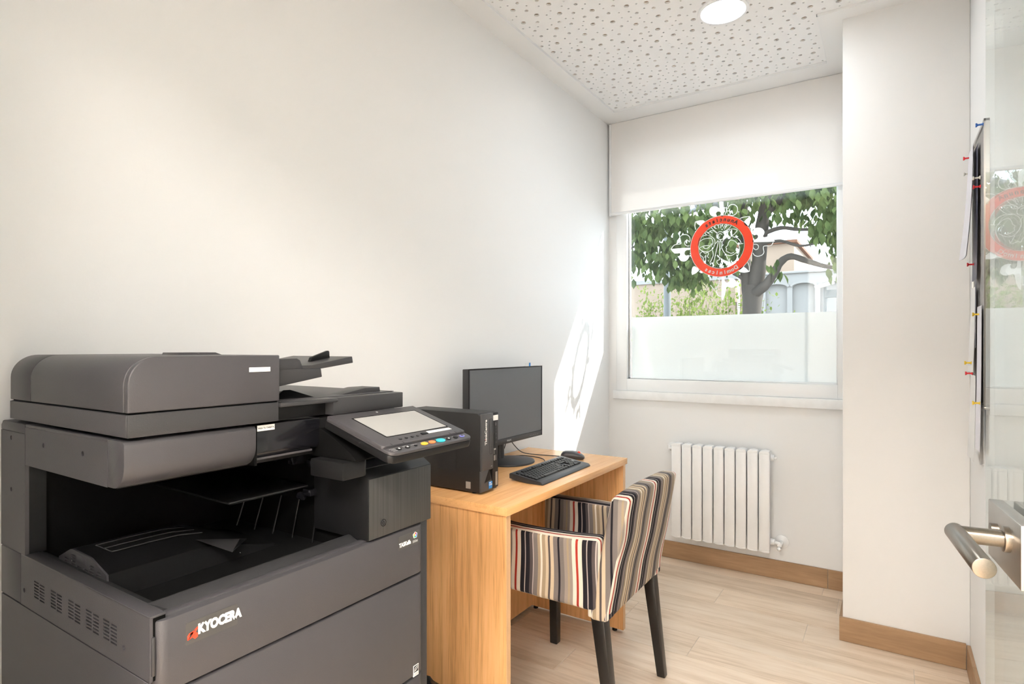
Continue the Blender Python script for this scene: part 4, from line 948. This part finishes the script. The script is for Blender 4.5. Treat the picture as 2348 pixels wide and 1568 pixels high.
# control panel: slab sloping down to the user
BKp = Vector((0, .060, 1.0665)); FRp = Vector((0, -.110, 1.0150)); SL = (FRp-BKp); PLn = SL.length; sd = SL/PLn; nv_ = Vector((0, -sd.z, sd.y)); nv_ = nv_ if nv_.z > 0 else -nv_
pX0, pX1 = .3405, .5795
def PP(u, v, w):  # u 0..width, v 0 back .. PLn front, w above face
    p = BKp+sd*v+nv_*w; return (pX0+u, p.y, p.z)
PWd = pX1-pX0
def slab(name, poly, w0, w1, mat, par=cp, bevel=.001, **k):
    return MB().prism(poly, 'z', w0, w1).map(lambda x, y, z: PP(x, y, z)).build(name, mat, par, bevel=bevel, **k)
cpn = slab('control_panel', rrect(0, PWd, -.002, PLn, .016, 6, (0, 0, 1, 1)), -.0215, -.0065, 'cblack', bevel=.003)
slab('panel_face', rrect(.001, PWd-.001, -.002, PLn-.001, .016, 6, (0, 0, 1, 1)), -.0066, -.0008, 'cgrey', cpn, .0012)
slab('screen_frame', rrect(.0, PWd-.002, -.001, .1535, .006, 4, (0, 0, 1, 1)), -.003, .0042, 'cgrey', cpn, .0015)
slab('screen_recess', rrect(.0375, .2165, .0235, .1225, .002, 2), .0038, .0045, 'void', cpn, 0)
slab('touch_screen', rrect(.0405, .2125, .0270, .1205, .002, 2), .0040, .0050, 'screen', cpn, 0)
slab('white_tape', [(.142, .1265), (.2105, .1285), (.2115, .1365), (.1405, .136)], .0042, .0048, 'label', cpn, 0)
slab('led', circ(.118, .0095, .0026, 12), .004, .0048, 'grey_print', cpn, 0)
def button(u, v, ru, rv, mat, h=.0018, z=-.0008):
    return slab('key', [(u+ru*math.cos(2*PI*k/24), v+rv*math.sin(2*PI*k/24)) for k in range(24)], z, z+h, mat, cpn, .0004, seg=1)
vb = .1640
for u, ru, rv, mt in ((.030, .0062, .0042, 'cblack'), (.052, .0062, .0042, 'cblack'), (.074, .0038, .0030, 'cblack'), (.0985, .0088, .0056, 'yellow'), (.1205, .0086, .0056, 'orange'), (.1460, .0118, .0074, 'cyan'), (.1705, .0064, .0044, 'cblack'), (.1925, .0064, .0044, 'cblack'), (.2135, .0068, .0046, 'violet')): button(u, vb, ru, rv, mt)
for u in (.030, .052, .1705): slab('key_symbol', circ(u, vb, .0022, 10), .0010, .0013, 'white_print', cpn, 0)
slab('key_symbol', circ(.2135, vb, .0032, 14), .0010, .0013, 'cdark', cpn, 0)
for u in (.058, .074, .090, .1055): button(u, .1380, .0036, .0030, 'cblack', .0012, .0042)
slab('usb_key', rrect(.1195, .1375, .1310, .1375, .001, 2), .0042, .0062, 'cblack', cpn, .0005)
for u, v, L_ in ((.010, .1585, .014), (.012, .1625, .011), (.013, .1665, .011), (.045, .1570, .010), (.046, .1600, .014), (.066, .1580, .016), (.094, .1560, .014), (.117, .1560, .010), (.139, .1545, .012), (.166, .1580, .012), (.187, .1580, .012), (.207, .1575, .013)):
    slab('key_caption', [(u, v), (u+L_, v), (u+L_, v+.0009), (u, v+.0009)], -.0008, -.0006, 'grey_print', cpn, 0)
for u in (.022, .052, .187, .206, .224): slab('hinge_line', [(u, .1480), (u+.0008, .1480), (u+.0008, .1535), (u, .1535)], .0040, .0044, 'void', cpn, 0)
# arm that carries the panel
MB().prism([(.085, 1.045), (.05, 1.030), (.0, 1.004), (-.012, .994), (-.012, .990), (.12, .990), (.12, 1.045)], 'x', .345, .43).build('panel_arm', 'void', cp, bevel=.003)
m = MB(); m.prism(rrect(.325, .386, -.002, .09, .010, 4, (0, 1, 0, 0)), 'z', .957, .990); m.build('panel_bracket', 'cblack', cp, bevel=.003)
# badges
MB().prism([(.0445, .7785), (.1200, .7785), (.1215, .780), (.1215, .8085), (.1200, .810), (.0445, .810), (.0430, .8085), (.0430, .780)], 'y', -.0006, .001).build('maker_badge', 'badge', cp)
def lg(body, size, x, z, mat, off, sx=1., align='LEFT', y=-.0008, name='lettering', shear=0.):
    me = text_mesh(body, size, .0002, off, align, shear)
    for v in me.vertices: v.co.x *= sx
    return link(name, me, mat, cp, loc=(x, y, z), rot=(PI/2, 0, 0))
lg('KYOCERA', .0190, .0607, .7945, 'white_print', .0011, .765)
def mark(polys, x, z, s, mat, name, y=-.0012):
    m = MB()
    for P_ in polys: m.prism([(x+a*s, z+b*s) for a, b in P_], 'y', y, y+.0006)
    return m.build(name, mat, cp)
mark([[(0, 0), (.12, 0), (.62, .62), (.42, .66), (.18, .62), (0, .42)], [(.25, .55), (.42, .66), (1, 1), (1, .82), (.45, .12), (.12, .02)], [(.5, .1), (.72, -.12), (1, .02), (1, .36), (.82, .5)]], .0455, .7850, .0148, 'red', 'maker_mark')
mark([[(.18, .25), (.32, .28), (.36, .52), (.18, .36)], [(.58, .70), (.72, .74), (.74, .84), (.58, .76)]], .0455, .7850, .0148, 'badge', 'maker_mark_gap', -.0015)
MB().prism(rrect(.4690, .5315, .7880, .8160, .003, 3), 'y', -.0006, .001).build('model_badge', 'badge', cp)
lg('TASKalfa', .0115, .4712, .7975, 'white_print', .0004, .80)
lg('2553ci', .0068, .5110, .7950, 'grey_print', .00015, .85)
for k, mt in enumerate(('red', 'violet', 'blue', 'green', 'yellow')):
    a = PI/2-k*2*PI/5
    m = MB(); c_ = (.5185+.0036*math.cos(a), .8078+.0036*math.sin(a))
    m.prism([(c_[0]+.0032*math.cos(2*PI*i/12), c_[1]+.0032*math.sin(2*PI*i/12)) for i in range(12)], 'y', -.0010-.0001*k, -.0004); m.build('petal_rim', 'white_print', cp)
    m = MB(); m.prism([(c_[0]+.0022*math.cos(2*PI*i/12), c_[1]+.0022*math.sin(2*PI*i/12)) for i in range(12)], 'y', -.0013-.0001*k, -.0004); m.build('petal', mt, cp)
es = MB().box(.5135, .5295, -.0006, .001, .5115, .5345).build('energy_label', 'label', cp)
m = MB(); m.box(.515, .528, -.0009, 0, .520, .533); m.build('label_print', 'black_print', es)
m = MB(); stroke(m, smooth_line([(.5165, .522), (.519, .529), (.5265, .5315)], 5), .0010, lambda u, v, w: (u, -.0011-w, v)); stroke(m, [(.519, .523), (.5265, .5285)], .0012, lambda u, v, w: (u, -.0011-w, v)); m.build('label_swoosh', 'white_print', es)
m = MB(); m.box(.5155, .5275, -.0009, 0, .5135, .5150); m.box(.5155, .5275, -.0009, 0, .5162, .5175); m.build('label_lines', 'grey_print', es)

# ================================================================== OUTSIDE
struct(MB().box(-16, 10, YO, 30, -.75, -.55).build('ground', 'pavement'))
# tree right outside the window: trunk, limbs, 300 separate near leaves, the rest of the crown as stuff
tr = thing('tree', 'broad-leaved tree with forked trunk standing close outside the window', 'tree', (-1.30, 7.0, -.55))
def W_(p): return (p[0]+1.30, p[1]-7.0, p[2]+.55)
def limb(pts, rs, name='limb', n=12):
    P_ = smooth_line([W_(p) for p in pts], 4); R_ = []
    for i in range(len(P_)):
        t = i/(len(P_)-1)*(len(rs)-1); k = min(int(t), len(rs)-2); R_.append(rs[k]+(rs[k+1]-rs[k])*(t-k))
    R_ = [r*(1+.06*math.sin(i*2.1)) for i, r in enumerate(R_)]
    return MB().tube(P_, R_, n).build(name, 'bark', tr, ang=60)
limb([(-1.30, 7.0, -.56), (-1.32, 7.0, .6), (-1.31, 7.0, 1.55), (-1.30, 7.02, 1.9)], [.17, .13, .105, .10], 'trunk', 16)
limb([(-1.30, 7.02, 1.75), (-1.24, 7.0, 2.1), (-1.215, 6.98, 2.4), (-1.16, 6.95, 2.75), (-1.0, 6.9, 3.3)], [.10, .08, .072, .065, .05])
limb([(-1.34, 7.02, 1.80), (-1.40, 7.08, 2.2), (-1.40, 7.1, 2.5), (-1.42, 7.1, 2.8), (-1.5, 7.1, 3.4)], [.075, .06, .056, .05, .04])
limb([(-1.29, 6.98, 1.80), (-1.16, 6.9, 1.88), (-1.08, 6.9, 1.98), (-1.00, 6.92, 2.13), (-.90, 6.95, 2.19), (-.75, 6.95, 2.13), (-.58, 6.95, 2.06), (-.40, 6.95, 2.02)], [.065, .052, .045, .04, .034, .03, .024, .016])
limb([(-1.16, 6.95, 2.70), (-.9, 6.9, 2.86), (-.6, 6.9, 2.95), (-.2, 6.9, 2.97)], [.05, .045, .04, .03])
limb([(-1.22, 6.95, 2.45), (-1.0, 6.9, 2.50), (-.8, 6.9, 2.46), (-.5, 6.85, 2.43)], [.03, .022, .018, .01])
limb([(-1.21, 6.95, 2.35), (-1.0, 6.9, 2.36), (-.8, 6.85, 2.28), (-.6, 6.85, 2.30)], [.022, .017, .013, .008])
limb([(-1.41, 7.08, 2.45), (-1.7, 7.0, 2.42), (-2.1, 6.9, 2.40), (-2.5, 6.8, 2.45), (-2.9, 6.8, 2.36)], [.035, .028, .024, .018, .01])
limb([(-1.42, 7.08, 2.62), (-1.8, 7.0, 2.72), (-2.2, 6.9, 2.70), (-2.6, 6.8, 2.62)], [.03, .022, .018, .01])
limb([(-1.35, 7.05, 1.95), (-1.6, 6.95, 2.10), (-1.9, 6.9, 2.12), (-2.2, 6.85, 2.02)], [.025, .018, .014, .008])
rl = random.Random(3)
def leafgeo(s):
    return ([(0, 0, 0), (.23*s, .30*s, .05*s), (.26*s, .60*s, .06*s), (0, 1.0*s, -.06*s), (-.26*s, .60*s, .06*s), (-.23*s, .30*s, .05*s), (0, .5*s, -.01*s)],
            [(0, 1, 6), (1, 2, 6), (2, 3, 6), (3, 4, 6), (4, 5, 6), (5, 0, 6)])
lm = MB(); lm.add(*leafgeo(.105)); leaf_me = lm.mesh('leaf', merge=0)
clusters = [  # centre x, z, spread x, z, count
    (-2.45, 2.62, .42, .26, 210), (-2.35, 2.30, .40, .20, 190), (-1.98, 2.20, .26, .22, 170), (-2.02, 2.02, .20, .08, 70), (-2.72, 2.75, .3, .2, 90), (-1.75, 2.42, .22, .20, 120),
    (-2.0, 2.72, .5, .16, 170), (-1.5, 2.60, .3, .2, 80), (-1.45, 2.28, .18, .16, 50), (-1.2, 2.86, .5, .13, 130), (-.75, 2.85, .34, .14, 130), (-.45, 2.66, .22, .22, 150),
    (-.40, 2.36, .16, .26, 120), (-.35, 2.12, .10, .18, 70), (-.62, 2.45, .14, .07, 34), (-.55, 2.92, .4, .1, 80), (-.85, 2.62, .16, .07, 26), (-1.05, 2.05, .05, .06, 10), (-2.85, 2.35, .2, .25, 80),
    (-3.3, 2.6, .35, .35, 110), (-1.6, 3.2, .9, .25, 260), (-.3, 3.1, .5, .25, 160), (-2.6, 3.1, .6, .25, 170), (.25, 2.6, .35, .4, 160)]
LV = []
for cx_, cz_, sx_, sz_, n in clusters:
    for _ in range(int(n*1.55)):
        LV.append((cx_+rl.gauss(0, .55)*sx_, 6.85+rl.uniform(-.55, .45), cz_+rl.gauss(0, .55)*sz_))
def leafmat4(p):
    yaw_ = rl.uniform(0, 2*PI); pit = rl.uniform(-1.9, -.7); rol = rl.uniform(-.7, .7); s = rl.uniform(.75, 1.25)
    return Matrix.Translation(Vector(W_(p))) @ Matrix.Rotation(yaw_, 4, 'Z') @ Matrix.Rotation(pit, 4, 'X') @ Matrix.Rotation(rol, 4, 'Y') @ Matrix.Scale(s, 4)
vis = [p for p in LV if 1.9 < p[2] < 3.0 and -2.95 < p[0] < -.25]; vis.sort(key=lambda p: p[1]); near = set(vis[:300])
fol = MB(); gv, gf = leafgeo(.105); lo_ = None
for p in LV:
    mt = leafmat4(p)
    if p in near:
        near.discard(p)
        o = bpy.data.objects.new('leaf', leaf_me); C.objects.link(o); o.parent = tr; o.matrix_basis = mt
    else: fol.add([mt @ Vector(v) for v in gv], gf)
leaf_me.materials.append(M['leaf'])
o = link('foliage', fol.mesh('foliage', merge=0), 'leaf', tr); o['kind'] = 'stuff'
# pale young shrub behind the tree
def shrub(label, x, y, z0, h, w, n, s, seed, mat='leaf2'):
    r = random.Random(seed); t = thing('shrub', label, 'shrub', (x, y, z0), 0, 'young shrubs outside')
    st = MB(); fo_ = MB(); gv, gf = leafgeo(s)
    for k in range(44):
        a = r.uniform(0, 2*PI); tip = Vector((math.cos(a)*w*r.uniform(.15, 1), math.sin(a)*w*.6*r.uniform(.15, 1), h*r.uniform(.6, 1)))
        mid = tip*.5+Vector((r.uniform(-.1, .1), r.uniform(-.1, .1), .1*h)); pts = smooth_line([(0, 0, 0), mid*.6, mid, tip], 4)
        st.tube(pts, [.012*(1-.8*i/(len(pts)-1)) for i in range(len(pts))], 6)
        for _ in range(n//44):
            q = pts[int(len(pts)*r.uniform(.45, .999))]+Vector((r.gauss(0, .1), r.gauss(0, .1), r.gauss(0, .09)))
            mt = Matrix.Translation(q) @ Matrix.Rotation(r.uniform(0, 6.3), 4, 'Z') @ Matrix.Rotation(r.uniform(-2, .4), 4, 'X') @ Matrix.Scale(r.uniform(.6, 1.2), 4)
            fo_.add([mt @ Vector(v) for v in gv], gf)
    st.build('stems', 'twig', t)['kind'] = 'stuff'
    o = link('foliage', fo_.mesh('foliage', merge=0), mat, t); o['kind'] = 'stuff'
shrub('pale yellow-green shrub behind the lamp post outside', -3.35, 11.0, -.55, 3.0, .95, 5200, .075, 21)
shrub('pale yellow-green shrub between lamp post and tree trunk outside', -1.95, 9.0, -.55, 2.62, .62, 4400, .065, 22)
shrub('small green shrub to the right of the tree trunk outside', -1.45, 8.4, -.55, 2.3, .22, 420, .07, 23, 'leaf')
# street furniture
lp = thing('lamp_post', 'grey lamp post in front of the pale shrubs outside', 'lamp post', (-2.93, 9.0, -.55))
MB().tube([(0, 0, 0), (0, 0, 3.6)], .055, 16).build('pole', 'post', lp); MB().lathe([(0, 0), (.11, 0), (.11, .1), (.07, .28), (.06, .3)], (0, 0, 0), n=18).build('base', 'post', lp)
MB().tube([(0, 0, 3.5), (.3, -.2, 3.75), (.7, -.45, 3.8)], .035, 10).build('arm', 'post', lp); MB().box(.6, 1.0, -.66, -.4, 3.74, 3.84).build('lantern', 'post', lp, bevel=.02)
sp = thing('solar_post', 'slim white post with a tilted flat panel on top outside the window', 'post', (-.985, 12.0, -.55))
MB().tube([(0, 0, 0), (0, 0, 2.85)], .035, 14).build('pole', 'post', sp); MB().box(-.02, .28, -.04, .04, 2.66, 2.80).build('sign', 'post', sp)
MB().hexa([(-.16, -.18, 2.84), (.13, -.18, 2.92), (.13, .18, 2.92), (-.16, .18, 2.84)], [(-.16, -.18, 2.87), (.13, -.18, 2.95), (.13, .18, 2.95), (-.16, .18, 2.87)]).build('panel', 'label', sp)
# houses
hs = thing('white_building', 'white building with arched blind openings beyond the tree', 'building', (-1.5, 15, -.55))
z_ = lambda z: z+.55
m = MB()
arches = []
for cx_ in (-2.262, -1.68, -1.10, -.52):
    a0 = cx_-.235; a1 = cx_+.235; base = 2.60
    arches.append([(a0+1.5, .55), (a1+1.5, .55)]+[(cx_+1.5+.235*math.cos(t), z_(base)+.10*math.sin(t)) for t in [PI*i/10 for i in range(11)]])
pierced([(-1.4, 0), (1.9, 0), (1.9, z_(2.93)), (-1.4, z_(2.93))], arches, .12, lambda u, v, w: (u, w, v)).build('wall', 'render_white', hs)
for P_ in arches:
    c_ = sum(p[0] for p in P_)/len(P_)
    pierced(P_, [], .02, lambda u, v, w: (u, .10+w, v)).build('blind_arch', 'render_white', hs)
    m = MB(); stroke(m, [((p[0]-c_)*1.12+c_, p[1]+.03) for p in P_[2:]], .05, lambda u, v, w: (u, -.03+w*90, v)); m.build('arch_moulding', 'render_white', hs)
MB().box(-1.45, 1.95, -.06, .18, z_(2.93), z_(2.99)).build('cornice', 'render_white', hs, bevel=.02)
MB().box(-1.4, 1.9, .12, 3.0, 0, z_(2.92)).build('body', 'render_white', hs)
gw = thing('garden_wall', 'pale ochre garden wall behind the shrubs outside', 'wall', (-6.0, 16, -.55))
MB().box(-3, 2.6, 0, .25, 0, 3.55).build('wall', 'render_pink', gw); MB().box(-3.05, 2.65, -.05, .30, 3.55, 3.66).build('coping', 'render_white', gw)
ph = thing('peach_house', 'peach rendered house behind the white building', 'building', (-3.0, 19, -.55))
MB().box(-.9, .62, 0, 4, 0, 4.85).build('wall', 'render_pink', ph); MB().prism([(-1.0, 4.85), (.72, 4.85), (.72, 4.93), (-1.0, 4.93)], 'y', -.15, 4.1).build('cornice', 'terracotta', ph)
th = thing('town_house', 'pale town house with tan shutters far behind the tree', 'building', (-1.75, 25, -.55))
MB().box(-.55, 2.6, 0, 5, 0, 4.55).build('wall', 'render_white', th)
wn = MB().box(.05, .55, -.03, .02, 3.55, 4.25).build('window', 'shutter', th); MB().box(.28, .32, -.05, -.03, 3.55, 4.25).build('slat_joint', 'render_white', wn)
wn = MB().box(1.15, 1.65, -.03, .02, 3.55, 4.25).build('window', 'shutter', th); MB().box(1.38, 1.42, -.05, -.03, 3.55, 4.25).build('slat_joint', 'render_white', wn)
MB().box(-.32, .2, -.25, .02, 3.42, 3.68).build('balcony', 'terracotta', th, bevel=.02)
